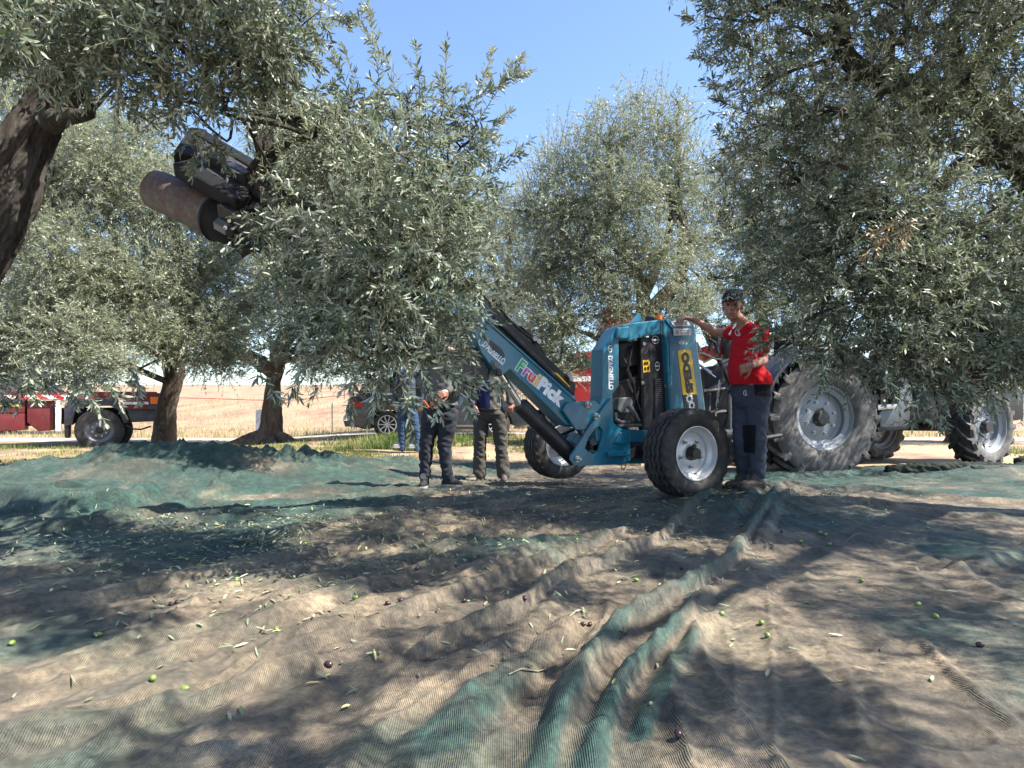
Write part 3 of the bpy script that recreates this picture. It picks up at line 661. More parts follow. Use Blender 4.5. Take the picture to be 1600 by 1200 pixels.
# ---- the big tree on the right (trunk just outside the frame)
trE = [(4.9, 4.9, 0, .33), (4.85, 4.9, .5, .25), (4.75, 4.9, 1.1, .22), (4.6, 4.9, 1.6, .2), (4.2, 4.8, 2.2, .14), (3.6, 4.7, 3.0, .1), P4(1345, 110, 4.7, .06), P4(1312, 15, 4.7, .045), P4(1300, -60, 4.7, .03)]
trE2 = [(4.6, 4.9, 1.6, .14), (4.1, 4.8, 2.3, .10), P4(1570, 245, 4.7, .075), P4(1500, 262, 4.6, .05), P4(1470, 290, 4.5, .04), P4(1400, 350, 4.4, .025)]
trE3 = [(4.6, 4.9, 1.7, .13), (5.0, 4.4, 2.6, .1), (4.8, 3.4, 3.6, .06), (4.2, 2.2, 4.2, .04), (3.4, 1.2, 4.4, .025)]
clE = [(1130, 30, 4.9, .32, .6), (1180, 20, 4.8, .42, .8), (1290, 60, 4.7, .5, .8), (1420, 30, 4.6, .55, .9), (1550, 60, 4.6, .6), (1190, 140, 4.8, .26, .5), (1240, 200, 4.7, .4, .8), (1350, 180, 4.5, .5), (1470, 170, 4.5, .5, .9), (1590, 190, 4.6, .5, .8), (1210, 290, 4.7, .33, .8), (1290, 330, 4.5, .45), (1400, 330, 4.3, .5), (1510, 370, 4.2, .45), (1610, 400, 4.3, .45), (1240, 420, 4.5, .36), (1340, 450, 4.3, .42, 1.2), (1450, 470, 4.1, .45, 1.4), (1560, 500, 4.1, .42, 1.5), (1270, 500, 4.3, .2, 1.4), (1370, 545, 4.1, .22, 1.5), (1470, 555, 4.0, .24, 1.8), (1560, 555, 4.0, .22, 1.8), (1430, 590, 4.0, .16, 1.6), (1480, 605, 4.0, .14, 1.6), (1600, 560, 4.0, .22, 1.6), (1420, 550, 4.0, .2, 1.6), (1520, 590, 4.0, .15, 1.5), (1185, 360, 4.8, .28, .7), (1180, 230, 4.8, .22, .5), (1160, 440, 4.9, .2, .7), (1310, 540, 4.2, .13, .9), (1590, 250, 4.8, .3, .5), (1230, 520, 4.3, .1, .8), (1250, 545, 4.3, .16, 1.3), (1320, 568, 4.3, .16, 1.5), (1285, 560, 4.4, .15, 1.4), (1440, 640, 3.9, .10, .9), (1470, 655, 3.9, .07, .8), (1370, 600, 4.1, .12), (1540, 610, 4.0, .1), (1650, 300, 4.5, .5), (1660, 530, 4.2, .4), (1400, -90, 4.7, .6), (1560, -80, 4.7, .6), (1230, -80, 4.8, .5)]
spE = [(1150, 60, 1060, 20, 4.8, None, 8), (1170, 100, 1075, 85, 4.8, None, 9), (1190, 150, 1100, 125, 4.8, None, 9), (1200, 190, 1110, 150, 4.8, None, 6), (1180, 250, 1115, 200, 4.8, None, 6), (1170, 300, 1120, 260, 4.8, None, 6), (1180, 20, 1050, -10, 4.8, None, 8), (1240, 480, 1185, 520, 4.4, 4.3, 8), (1235, 500, 1170, 560, 4.4, 4.3, 7), (1300, 520, 1285, 600, 4.1, None, 7), (1490, 590, 1470, 670, 3.9, None, 6), (1450, 590, 1425, 665, 3.9, None, 6), (1380, 560, 1405, 640, 3.9, None, 6), (1540, 570, 1555, 640, 3.9, None, 5), (1500, 570, 1520, 625, 3.9, None, 5), (1210, 330, 1150, 300, 4.8, None, 6), (1570, 520, 1590, 620, 3.9, None, 5)]
def dryE(Lv):
    for a in ((1405, 335, 1375, 375), (1415, 340, 1405, 395), (1425, 335, 1418, 380), (1380, 370, 1355, 395), (1400, 350, 1365, 365)):
        spray(Lv, a[0], a[1], a[2], a[3], 3.75, None, 2, .06, .008, .1, 2)
    # leaf clumps added to shade net, machine and tractor
    boughs(Lv)
    for c, rr_ in (((5.6, 2.4, 4.0), .9), ((3.8, 3.6, 5.2), .8), ((5.4, 4.6, 5.0), 1.0), ((2.9, 5.8, 3.0), .65), ((2.35, 6.2, 3.3), .5), ((3.4, 6.6, 3.6), .8), ((2.7, 6.1, 4.2), .6), ((3.7, 7.6, 3.6), .8), ((2.1, 5.4, 3.6), .45), ((3.5, 5.6, 3.2), .7), ((3.1, 7.0, 2.6), .5), ((2.2, 6.0, 2.6), .3), ((5.6, 8.0, 3.2), .9), ((6.7, 8.3, 3.0), .9), ((4.9, 7.6, 4.2), .8), ((6.3, 3.6, 4.3), .9), ((4.7, 6.0, 5.0), .8), ((6.3, 5.6, 4.6), 1.0)):
        Lv.clump(c, rr_, int(4.19*rr_**3*(110 if c[1] < 5 else 120)/(.5+rr_)), (.25, .45), 9, .075, .017, False, .3, stem=.004)
def boughs(Lv):  # unseen clumps strewn above the frame to dapple the near net
    k = 0; r2 = np.random.default_rng(21)
    while k < 70:
        x, y, z, r_ = r2.uniform(-.2, 6.2), r2.uniform(-.6, 4.6), r2.uniform(3.2, 4.8), r2.uniform(.18, .42)
        if abs(x) < .85*(y+.6)+r_ and z-r_-.15 < .88+.64*max(y, 0): continue
        if y+.19*z < 2.2 and r2.random() < .65: k += .5; continue
        Lv.clump((x, y, z), r_, int(4.19*r_**3*420/(.35+r_)), (.2, .4), 9, .065, .0145, False, .2, stem=.004); k += 1
olive_tree((4.9, 4.9, 0), 'large dense olive tree filling the right side, its boughs hanging in front of the tractor', [trE, trE2, trE3], clE, 'near', seed=50, sprays=spE, extra=dryE, dens=.66)

# ---- sunlit trees on the left, behind the leaning one
trB = [(-5.50, 10.0, -.1, .20), (-5.45, 10.0, .25, .165), P4(260, 640, 10, .125), P4(270, 600, 10, .12), P4(272, 575, 10, .14), P4(268, 545, 10, .15), P4(235, 520, 10, .13), P4(205, 470, 9.8, .09), P4(180, 380, 9.6, .06), P4(170, 260, 9.4, .03)]
trB2 = [P4(270, 560, 10, .16), P4(285, 500, 9.9, .12), P4(300, 450, 9.8, .10), P4(335, 400, 9.6, .08), P4(345, 340, 9.6, .05), P4(340, 240, 9.5, .03)]
trB3 = [P4(300, 450, 9.8, .1), P4(400, 380, 9.2, .08), P4(500, 350, 8.6, .05), P4(600, 380, 8.1, .03)]
clB = [(500, 270, 7.2, .45), (570, 300, 7.2, .45), (620, 350, 7.2, .42), (550, 390, 7.2, .4), (450, 340, 7.5, .4), (450, 200, 8.8, .6, .7), (510, 230, 8.6, .6, .7), (570, 300, 8.2, .6), (620, 380, 8.0, .6), (670, 330, 8.1, .5), (560, 420, 8.1, .6), (640, 460, 8, .45), (480, 400, 8.6, .5), (460, 300, 8.8, .6), (60, 300, 8.6, .8), (160, 260, 8.8, .85), (250, 330, 9, .85), (100, 420, 8.3, .9), (210, 450, 8.6, .8), (330, 300, 9.6, .7, .8), (310, 430, 9.0, .7), (30, 520, 8.0, .65), (130, 540, 7.8, .6), (330, 520, 8.8, .6), (250, 520, 8.4, .45), (220, 210, 9.2, .55, .6), (120, 190, 9, .6, .7), (30, 180, 9, .7, .8), (390, 480, 9.3, .5), (360, 560, 9, .35, .8), (-60, 350, 8.5, .9), (-40, 560, 8, .6), (190, 570, 7.6, .3, .6), (60, 590, 7.4, .25, .5), (20, 90, 9.5, .7, .6)]  # leading clumps added behind the gripped crown to shade the humped net
olive_tree((-5.5, 10.0, 0), 'pale sunlit olive tree on the left whose trunk rises behind the humped net', [trB, trB2, trB3], clB, 'mid', dens=2.1, LL=.07, seed=90, bk=bark_g, r0=.04, lf=leaf_far)
trC = [(-5.72, 15.0, -.05, .50), (-5.70, 15.0, .12, .36), (-5.66, 15.0, .35, .25), (-5.62, 15, .8, .20), P4(427, 600, 15, .145), P4(432, 575, 15, .16), P4(440, 540, 15, .17), P4(480, 480, 15, .15), P4(500, 400, 15, .1)]
trC2 = [P4(430, 580, 15, .2), P4(395, 560, 15, .14), P4(350, 540, 14.8, .1), P4(330, 470, 14.8, .07)]
roots = [[(-5.75, 15, .3, .16), (-6.2, 14.85, .12, .14), (-6.6, 14.7, .02, .07)], [(-5.6, 15, .3, .16), (-5.2, 14.8, .14, .14), (-4.85, 14.75, .03, .07)], [(-5.6, 14.9, .25, .14), (-5.5, 14.6, .1, .1), (-5.5, 14.4, .0, .05)]]
clC = [(420, 420, 14.5, 1.3), (520, 380, 15, 1.5), (600, 450, 15, 1.4), (500, 500, 14.6, 1.1), (380, 330, 14.6, 1.2), (470, 250, 15.5, 1.3, .8), (560, 560, 14.5, .8), (640, 560, 14.5, .8), (440, 200, 15.5, 1.0, .7), (340, 520, 14, .8), (300, 560, 14, .5, .7), (700, 480, 15, 1.1, .9), (490, 570, 14.2, .5), (560, 300, 15.5, 1.2, .8)]
olive_tree((-5.75, 15.0, HZ(-5.75, 15)), 'olive tree with flared root base beside the white post', [trC, trC2]+roots, clC, 'far', seed=130, bk=bark_g, r0=.06)
# ---- centre tree behind the machine
trD = [(1.75, 9.9, -.1, .22), (1.8, 9.9, .6, .16), P4(985, 560, 9.9, .13), P4(1003, 500, 9.9, .11), P4(1000, 440, 9.9, .08), P4(960, 360, 9.8, .05), P4(950, 260, 9.8, .04)]
trD2 = [P4(1000, 500, 9.9, .12), P4(1050, 450, 9.9, .10), P4(1067, 410, 9.9, .09), P4(1066, 350, 9.9, .075), P4(1058, 310, 9.9, .05), P4(1060, 220, 9.9, .03)]
trD3 = [P4(1003, 470, 9.9, .09), P4(1040, 380, 9.7, .06), P4(1050, 310, 9.6, .05), P4(1010, 290, 9.6, .03)]
clD = [(880, 270, 9.6, .55, .45), (950, 225, 9.6, .65, .5), (1030, 215, 9.8, .6, .45), (880, 340, 9.5, .65, .9), (970, 310, 9.4, .75), (1050, 290, 9.8, .6, .9), (850, 420, 9.4, .5, .9), (930, 410, 9.3, .7), (1020, 400, 9.4, .6), (870, 500, 9.2, .55), (960, 480, 9.2, .5), (1080, 470, 9.8, .45), (830, 550, 9.2, .4, .8), (820, 330, 9.6, .35, .6), (1085, 380, 10, .4, .7), (1040, 500, 9.6, .4), (900, 560, 9.2, .35, .7), (870, 590, 9.0, .22, .6), (990, 150, 9.8, .35, .25), (1060, 160, 9.8, .3, .25)]
def shootsD(Lv):
    n = 300; x0 = rng.uniform(820, 1118, n); top = np.interp(x0, [820, 850, 885, 930, 985, 1045, 1090, 1115], [250, 190, 160, 165, 125, 130, 170, 260])
    a = np.array([W(px, ty+rng.uniform(60, 130), 9.7+rng.uniform(-.5, .5)) for px, ty in zip(x0, top)])
    D = np.stack([rng.normal(0, .33, n), rng.normal(0, .35, n), np.ones(n)], 1)
    Lv.twigs(a, D, rng.uniform(.35, .95, n), 14, .062, .013, False, .02, .004, ang=(25, 45))
olive_tree((1.75, 9.9, 0), 'tall feathery olive tree standing behind the teal machine against the sky', [trD, trD2, trD3], clD, 'mid', dens=2.3, seed=170, bk=bark_g, r0=.035, extra=shootsD)
# ---- trees farther back
def far_tree(label, x, y, h, cl, seed, dens=.8, r0=.07):
    z0 = HZ(x, y)
    tr = [(x, y, z0-.1, .38), (x+.05, y, z0+.5, .28), (x-.05, y, z0+1.2, .24), (x+.2, y, z0+1.9, .15), (x+.3, y, z0+h*.6, .1), (x+.2, y, z0+h*.8, .05)]
    tr2 = [(x, y, z0+1.2, .16), (x-.5, y, z0+1.9, .12), (x-.9, y+.2, z0+h*.6, .07)]
    olive_tree((x, y, z0), label, [tr, tr2], cl, 'far', seed=seed, bk=bark_g, dens=dens, r0=r0, subs=4)
far_tree('olive tree half seen behind the man in red', 4.6, 12.6, 4.6, [(1130, 330, 12.5, .9, .8), (1180, 420, 12.3, 1.0), (1110, 430, 12.3, .7), (1160, 500, 12.0, .8), (1240, 470, 12.3, 1.0), (1230, 360, 12.5, 1.0), (1280, 530, 12, .7), (1180, 560, 12, .5, .8), (1150, 260, 12.6, .9, .7), (1120, 330, 12.6, .8, .8), (1200, 210, 12.6, .8, .6), (1300, 420, 12.5, 1.0, .7)], 210)
far_tree('distant olive tree seen through the gap right of the gripped crown', -.5, 18.5, 4.2, [(790, 470, 18, 1.5), (740, 500, 18, 1.5), (830, 540, 18, 1.3), (780, 570, 17.8, 1.2), (770, 380, 18, 1.4, .9), (700, 560, 18, 1.2), (840, 430, 18.5, 1.4, .9), (800, 330, 18, 1.2, .8), (740, 330, 18, 1.2, .8), (850, 580, 18, 1.0), (880, 350, 18, 1.2, .7)], 230, .7)
far_tree('distant olive tree behind the front of the tractor', 11.6, 16.5, 4.4, [(1420, 480, 16, 1.3), (1520, 460, 16, 1.5), (1600, 500, 16, 1.5), (1480, 560, 15.8, .9), (1580, 590, 15.8, .8), (1380, 420, 16, 1.2, .6), (1650, 580, 15.8, .8)], 250, .5)
far_tree('distant olive tree at the far left beyond the crane truck', -17.5, 22, 4.6, [(-10, 480, 21, 1.7), (70, 500, 21, 1.6), (150, 470, 21, 1.7), (40, 560, 21, 1.1), (130, 570, 21, 1.0), (200, 540, 21, 1.1), (-60, 560, 21, 1.2), (250, 480, 21, 1.3, .7)], 270, .5)
# ------------------------------------------------------------------ the shaking machine
AX = R(28)
MU = Vector((math.cos(AX), math.sin(AX), 0)); MV = Vector((-math.sin(AX), math.cos(AX), 0)); UP = Vector((0, 0, 1))
C1 = W(1092, 709, 5.45)
class Frame:
    def __init__(s, O, u, v): s.O = Vector((O.x, O.y, 0)); s.u = u; s.v = v
    def px(s, px, py, v):
        k = (px-800)/1000; B = s.O + s.v*v
        t = (k*B.y - B.x)/(s.u.x - k*s.u.y); Y = B.y + t*s.u.y
        return Vector((B.x+t*s.u.x, Y, CAMZ-(py-640)/1000*Y))
    def poly(s, pts, v): return [s.px(a, b, v) for a, b in pts]
FM_ = Frame(C1, MU, MV)
mach = empty('tree_shaker', (C1.x-.6, C1.y+.5, .1), 'teal trailed olive shaker with black engine bay and raised lettered boom', 'tree shaker')
def mplate(name, pts, v0, th, m_=teal, bev=.008, parent=mach, F_=FM_):
    bm = bmesh.new(); prism(bm, F_.poly(pts, v0), F_.v*th, bev); return obj_bm(name, bm, m_, parent, False)

def ribbed_wheel(parent, c, ax, r=.39, wdt=.30, rimmat=rimw, name='wheel', n=180):
    """implement tyre with wavy circumferential ribs; ax points to the outer face"""
    d, x, y = frame_for(ax); c = Vector(c)
    # (radius, axial, waviness)
    h = wdt/2; prof = [(.232, .78*h, 0), (.262, .98*h, 0), (.30, 1.04*h, 0), (.335, 1.02*h, 0), (.355, .97*h, 0)]
    nr = 5; step = 2*h*.94/nr
    pr = [(.365, .95*h, .1)]
    xx = h*.94
    for k in range(nr):
        a0 = xx-step*k; a1 = a0-step*.78; a2 = xx-step*(k+1)
        cr = .39 - .012*((a0+a1)/2/h)**2
        pr += [(cr-.003, a0-.003, 1), (cr, a0-.008, 1), (cr, a1+.008, 1), (cr-.003, a1+.003, 1)]
        if k < nr-1: pr += [(cr-.032, a1-.002, 1), (cr-.032, a2+.002, 1)]
    pr += [(.365, -.95*h, .1)]
    prof = prof + pr + [(a, -b_, w_) for a, b_, w_ in [(.355, .97*h, 0), (.335, 1.02*h, 0), (.30, 1.04*h, 0), (.262, .98*h, 0), (.232, .78*h, 0)]]
    prof = np.array(prof); th = np.linspace(0, 2*PI, n, endpoint=False)
    sc = r/.39
    tri = np.abs(((th*26/(2*PI)) % 1)*2-1)*2-1
    rad = prof[:, 0][None]*sc + np.zeros((n, 1)); axl = prof[:, 1][None] + prof[:, 2][None]*tri[:, None]*.011
    rad = rad - (prof[:, 2][None] == .1)*(np.cos(th*52)[:, None] > .2)*.008
    nx, xv, yv, cv = np.array(d), np.array(x), np.array(y), np.array(c)
    V = cv + nx*axl[..., None] + (xv*np.cos(th)[:, None, None]+yv*np.sin(th)[:, None, None])*rad[..., None]
    m_ = len(prof); i = np.arange(n)[:, None]*m_; j = np.arange(m_-1)[None]
    i2 = ((np.arange(n)+1) % n)[:, None]*m_
    F = np.stack([i+j, i2+j, i2+j+1, i+j+1], -1).reshape(-1, 4)
    wo = rimobj(parent, c, d, .232*sc, h, rimmat, name, 5)
    t_ = mesh_np('tyre', V.reshape(-1, 3), F, rubber, wo, True)
    t_.data.set_sharp_from_angle(angle=R(35))
    return wo
def rimobj(parent, c, d, rr, h, mt, name, nuts=5, dish=.35, holes=False, hubm=None):
    bm = bmesh.new(); o = h*.80
    lathe(bm, [(rr*1.0, o), (rr*1.02, o+.012), (rr*.985, o+.014), (rr*.955, o-.004), (rr*.93, o-.03), (rr*.80, o-.055), (rr*.79, o-h*dish*1.6), (rr*.72, o-h*dish*1.75), (rr*.62, o-h*dish*1.55), (rr*.42, o-h*dish*1.25), (rr*.34, o-h*dish*1.25), (rr*.0, o-h*dish*1.25)], c, d, 56)
    lathe(bm, [(rr*1.02, o+.01), (rr*.86, o-.06), (rr*.86, -o+.06), (rr*1.02, -o)], c, d, 56)
    lathe(bm, [(rr*1.02, -o), (rr*.95, -o), (rr*.8, -o+.05), (rr*.3, -o+.04), (0, -o+.04)], c, d, 40)
    wobj = obj_bm(name, bm, mt, parent, True, 35)
    zc = o-h*dish*1.25; d_, x, y = frame_for(d)
    bm = bmesh.new(); lathe(bm, [(rr*.26, zc), (rr*.27, zc+.02), (rr*.22, zc+.06), (rr*.20, zc+.075), (0, zc+.078)], c, d, 24)
    for k in range(3):
        a = k*2.094+.5; q = Vector(c)+d_*(zc+.03)+(x*math.cos(a)+y*math.sin(a))*rr*.27; lathe(bm, [(0, 0), (.018, 0), (.018, .02), (0, .02)], q, d_, 10)
    obj_bm('hub_cap', bm, hubm or black, wobj, True)
    for k in range(nuts):
        a = k*2*PI/nuts+.3; q = Vector(c)+d_*zc+(x*math.cos(a)+y*math.sin(a))*rr*.50
        bm = bmesh.new(); lathe(bm, [(.022, -.004), (.022, .006), (.014, .006), (.013, .024), (.007, .026), (.007, .036), (0, .036)], q, d_, 6)
        obj_bm('wheel_nut', bm, steel, wobj)
    bm = bmesh.new(); q = Vector(c)+d_*(o-.03)+(Vector((0, 0, -1))*.9-x*0)*rr*.86; lathe(bm, [(0, 0), (.006, 0), (.005, .04), (0, .04)], q, (d_+Vector((0, 0, .4))), 8)
    obj_bm('valve', bm, black, wobj)
    return wobj
ribbed_wheel(mach, C1+MV*.15, -MV)
C2p = C1 + MV*2.26; C2 = Vector((C2p.x, C2p.y, .47))
w2 = ribbed_wheel(mach, C2, -MV)

# turret body -------------------------------------------------
VB = .55
# lower side plate with the rounded triangular opening
def plate_hole(name, outer, hole, v0, th, m_=teal):
    bm = bmesh.new()
    a = FM_.poly(outer, v0); h_ = FM_.poly(hole, v0)
    va = [bm.verts.new(p) for p in a]; vh = [bm.verts.new(p) for p in h_]
    for l in (va, vh):
        for i in range(len(l)): bm.edges.new((l[i], l[(i+1) % len(l)]))
    bmesh.ops.triangle_fill(bm, use_beauty=True, use_dissolve=False, edges=bm.edges[:])
    # drop triangles inside the hole
    r = bmesh.ops.extrude_face_region(bm, geom=bm.faces[:])
    bmesh.ops.translate(bm, verts=[e for e in r['geom'] if isinstance(e, bmesh.types.BMVert)], vec=FM_.v*th)
    return obj_bm(name, bm, m_, mach, False)
lower = [(923, 664), (932, 652), (955, 622), (957, 622), (958, 660), (966, 668), (985, 672), (985, 724), (965, 726), (905, 728), (897, 726), (892, 719), (893, 711)]
hole = [(914, 700), (919, 685), (930, 669), (937, 666), (942, 672), (941, 682), (935, 705), (931, 710), (925, 709), (918, 705)]
plate_hole('side_plate', lower, hole, VB-.03, .025)
mplate('inner_plate', [(905, 722), (925, 660), (955, 640), (985, 672), (985, 722)], VB+.30, .025)
bmx = bmesh.new(); tube(bmx, [FM_.px(928, 690, VB+.03), FM_.px(928, 690, VB+.3)], .035, 14); obj_bm('pivot_tube', bmx, navy, mach, True)
# boom foot bracket behind the lower plate
mplate('boom_bracket', [(884, 634), (889, 628), (918, 626), (931, 626), (945, 640), (938, 655), (915, 672), (900, 672), (880, 642)], VB+.0, .03)
# front pillar
pil = mplate('front_pillar', [(943, 546), (964, 512), (984, 511), (985, 531), (967, 532), (967, 604), (957, 617), (957, 656), (964, 668), (962, 690), (932, 690), (930, 660), (941, 620)], VB, .19, bev=.010)
mplate('top_beam', [(962, 512), (983, 505), (1035, 499), (1042, 511), (1036, 521), (1005, 526), (984, 533), (966, 531)], VB+.02, .20, bev=.010)
mplate('beam_bracket', [(966, 512), (983, 510), (985, 516), (985, 529), (975, 529), (964, 528)], VB-.03, .05)
mplate('lifting_eye', [(984, 505), (996, 492), (998, 489), (1001, 492), (1004, 502)], VB+.08, .03)
mplate('rear_column', [(1035, 500), (1042, 498), (1079, 497), (1086, 511), (1104, 652), (1064, 656), (1048, 650), (1040, 530), (1037, 522)], VB, .22, bev=.012)
mplate('column_side', [(1046, 525), (1054, 535), (1069, 652), (1064, 652), (1049, 650)], VB-.006, .01, bev=.002)
# sloping hood plate on the column
hood = mplate('hood_plate', [(1040, 500), (1076, 498.5), (1084, 511), (1051, 514)], VB-.012, .012, bev=.002)
mplate('base_beam', [(960, 672), (1046, 672), (1046, 691), (960, 692)], VB+.03, .25)
mplate('step_bracket', [(961, 692), (970, 676), (985, 674), (986, 690), (972, 694)], VB-.06, .12)
mplate('lower_foot', [(950, 706), (982, 704), (984, 709), (984, 712), (952, 714)], VB-.08, .30)
mplate('lower_rail', [(950, 716), (1030, 712), (1046, 714), (1046, 724), (950, 725)], VB+.05, .22)
mplate('dark_chassis', [(975, 690), (1060, 686), (1060, 716), (975, 716)], VB+.08, .22, black)
mplate('front_link', [(893, 690), (902, 676), (912, 684), (906, 700)], VB+.12, .12, teal)
# engine bay
mplate('bay_back', [(958, 536), (966, 532), (985, 534), (1040, 524), (1050, 660), (985, 668), (958, 664)], VB+.20, .02, black, .002)
mplate('radiator_guard', [(1001, 528), (1042, 524), (1047, 672), (1003, 672)], VB+.06, .05, black, .006)
bm = bmesh.new()
for k in range(24):
    y0 = 592+k*3.2
    for xa, xb in ((1006, 1018), (1024, 1036)): prism(bm, FM_.poly([(xa, y0), (xb, y0-.2), (xb, y0+1.5), (xa, y0+1.7)], VB+.045), MV*.014)
obj_bm('louvre_slats', bm, navy, mach)
mplate('oil_cooler', [(972, 536), (999, 532), (1001, 570), (974, 574)], VB+.12, .06, black)
mplate('engine_block', [(968, 600), (1000, 584), (1002, 668), (966, 660)], VB+.10, .10, black)
mplate('pump_housing', [(967, 622), (985, 620), (989, 626), (988, 644), (970, 646), (965, 640)], VB+.04, .09, MATS['grey_metal'], .012)
bm = bmesh.new(); tube(bm, [FM_.px(982, 633, VB-.0), FM_.px(990, 644, VB-.02), FM_.px(998, 658, VB+.02)], [.028, .022, .016], 12); tube(bm, [FM_.px(961, 645, VB+.03), FM_.px(962, 655, VB+.02), FM_.px(970, 660, VB+.02), FM_.px(983, 659, VB+.04)], .018, 10); obj_bm('engine_pipe', bm, greym, mach, True)
bm = bmesh.new()
for a, b_, c_ in (((975, 560), (990, 600), (996, 640)), ((988, 540), (980, 580), (992, 612)), ((1000, 600), (994, 625), (1003, 650)), ((958, 625), (957, 645), (962, 668))):
    tube(bm, [FM_.px(*a, VB+.10), FM_.px(*b_, VB+.06), FM_.px(*c_, VB+.08)], .011, 8)
obj_bm('engine_hose', bm, black, mach, True)
mplate('control_tray', [(967, 663), (1003, 662), (1004, 666), (967, 667)], VB-.0, .15, greym, .002)
for q in ((1004, 596), (1040, 601), (1006, 535), (1036, 531)):
    bm = bmesh.new(); lathe(bm, [(.018, 0), (.018, .008), (0, .008)], FM_.px(q[0], q[1]+2, VB+.05), -MV, 10); obj_bm('guard_bolt', bm, steel, mach)
# top fittings: filler cap and orange lens
bm = bmesh.new(); lathe(bm, [(0, 0), (.045, 0), (.045, .035), (.035, .05), (0, .052)], FM_.px(1015, 503, VB+.1), UP, 16); obj_bm('filler_cap', bm, black, mach, True)
bm = bmesh.new(); lathe(bm, [(0, 0), (.033, 0), (.034, .02), (.028, .045), (0, .05)], FM_.px(1029, 500, VB+.05), UP, 16); obj_bm('beacon', bm, orangem, mach, True)
# pins with washers
for q, v_ in (((918, 632), VB-.01), ((931, 650), VB-.035), ((902, 717), VB-.035)):
    bm = bmesh.new(); c = FM_.px(*q, v_); lathe(bm, [(.030, -.01), (.030, .006), (.020, .006), (.020, .026), (.010, .028), (.010, .05), (0, .05)], c, -MV, 6); obj_bm('pivot_bolt', bm, steel, mach)
bm = bmesh.new(); c = FM_.px(974, 728, VB+.05); tube(bm, [c+MU*(.026*math.cos(a))+UP*(.026*math.sin(a)) for a in np.linspace(0, 2*PI, 15)], .005, 6, False); obj_bm('tie_ring', bm, steel, mach, True)
# axle and drawbar
bm = bmesh.new(); boxm(bm, (C1+MV*1.25)+Vector((0, 0, -.02)), .14, 2.1, .13, MU, MV, .01); obj_bm('axle', bm, black, mach)
bm = bmesh.new()
for v_, q in ((VB+.28, .40), (VB+.05, .40)): boxm(bm, C1+MV*v_+Vector((0, 0, -.0))-MU*.1, .9, .12, .14, MU, MV, .01)
obj_bm('chassis_rail', bm, black, mach)
bm = bmesh.new(); tube(bm, [C1+MV*.8+MU*.2+UP*.02, C1+MV*1.1+MU*1.3+UP*.1, C1+MV*1.3+MU*2.3+UP*.12], .055, 10); obj_bm('drawbar', bm, black, mach, True)

# boom ---------------------------------------------------------
VBm = VB+.045
boom = mplate('boom', [(735, 503), (748, 497), (757, 500), (899, 624), (905, 632), (905, 668), (884, 664), (797, 578), (784, 588), (775, 583), (752, 551)], VBm, .19, bev=.010)
mplate('boom_recess', [(753, 523), (760, 526), (784, 545), (789, 554), (788, 559), (770, 545)], VBm-.010, .012, navy, .003)  # flat plate whose dark colour stands in for a shaded recess
mplate('boom_edge', [(757, 499), (760, 498), (902, 624), (899, 626.5)], VBm-.012, .03, bev=.002)
inner = mplate('inner_boom', [(722, 470), (745, 462), (770, 485), (770, 505), (745, 520)], VBm+.03, .13)
bm = bmesh.new(); 
for off, r_ in ((0, .028), (1, .020)):
    tube(bm, [FM_.px(735+off*8, 462-off*2, VBm+.05+off*.08), FM_.px(765+off*8, 490-off*4, VBm+.05+off*.08), FM_.px(890+off*4, 612-off*8, VBm+.05+off*.08)], r_, 12)
obj_bm('boom_rail', bm, black, mach, True)
mplate('rail_cover', [(744, 466), (752, 462), (772, 480), (900, 600), (898, 618), (770, 502), (746, 478)], VBm+.07, .08, black, .004)
mplate('depth_scale', [(867, 583), (870, 582), (891, 604), (889, 607)], VBm+.05, .015, yellow, .001)
bm = bmesh.new()
hp = [[(775, 474), (795, 500), (830, 530), (850, 560), (880, 590), (890, 600)], [(790, 512), (815, 511), (835, 530), (850, 552), (852, 570)], [(770, 470), (785, 462), (782, 480)], [(800, 510), (822, 520), (845, 545), (850, 565)], [(740, 452), (755, 460), (775, 490), (790, 500)]]
for k, p in enumerate(hp): tube(bm, [FM_.px(a, b_, VBm+.12+.02*k) for a, b_ in p], .014, 8)
obj_bm('hydraulic_hose', bm, black, mach, True)
bm = bmesh.new()
for q in ((885, 586), (888, 592), (832, 530), (838, 534)):
    bm = bmesh.new(); lathe(bm, [(0, 0), (.022, 0), (.022, .05), (0, .05)], FM_.px(*q, VBm+.08), -MV, 8); obj_bm('hose_fitting', bm, steel, mach, True)
for q in ((773, 569), (777.5, 582)):
    bm = bmesh.new(); lathe(bm, [(.034, -.01), (.034, .01), (.022, .012), (.022, .03), (0, .03)], FM_.px(*q, VBm-.005), -MV, 12); obj_bm('boom_pin', bm, greym if q[1] < 575 else black, mach, True)
# lift cylinder
cyl0 = FM_.px(776, 575, VBm+.08); cyl1 = FM_.px(812, 632, VBm+.08); cyl2 = FM_.px(898, 717, VBm+.08)
bm = bmesh.new(); tube(bm, [cyl1, cyl1.lerp(cyl2, .02), cyl2], [.062, .072, .072], 20); cb = obj_bm('lift_cylinder', bm, black, mach, True)
bm = bmesh.new(); tube(bm, [cyl0, cyl1], .030, 16); obj_bm('cylinder_rod', bm, chrome, cb, True)
bm = bmesh.new(); p = [(843, 640), (848, 665), (868, 690), (895, 678)]; tube(bm, [FM_.px(a, b_, VBm+.3) for a, b_ in p], .022, 10); tube(bm, [FM_.px(a+3, b_-8, VBm+.34) for a, b_ in p], .018, 10); obj_bm('slack_hose', bm, black, mach, True)
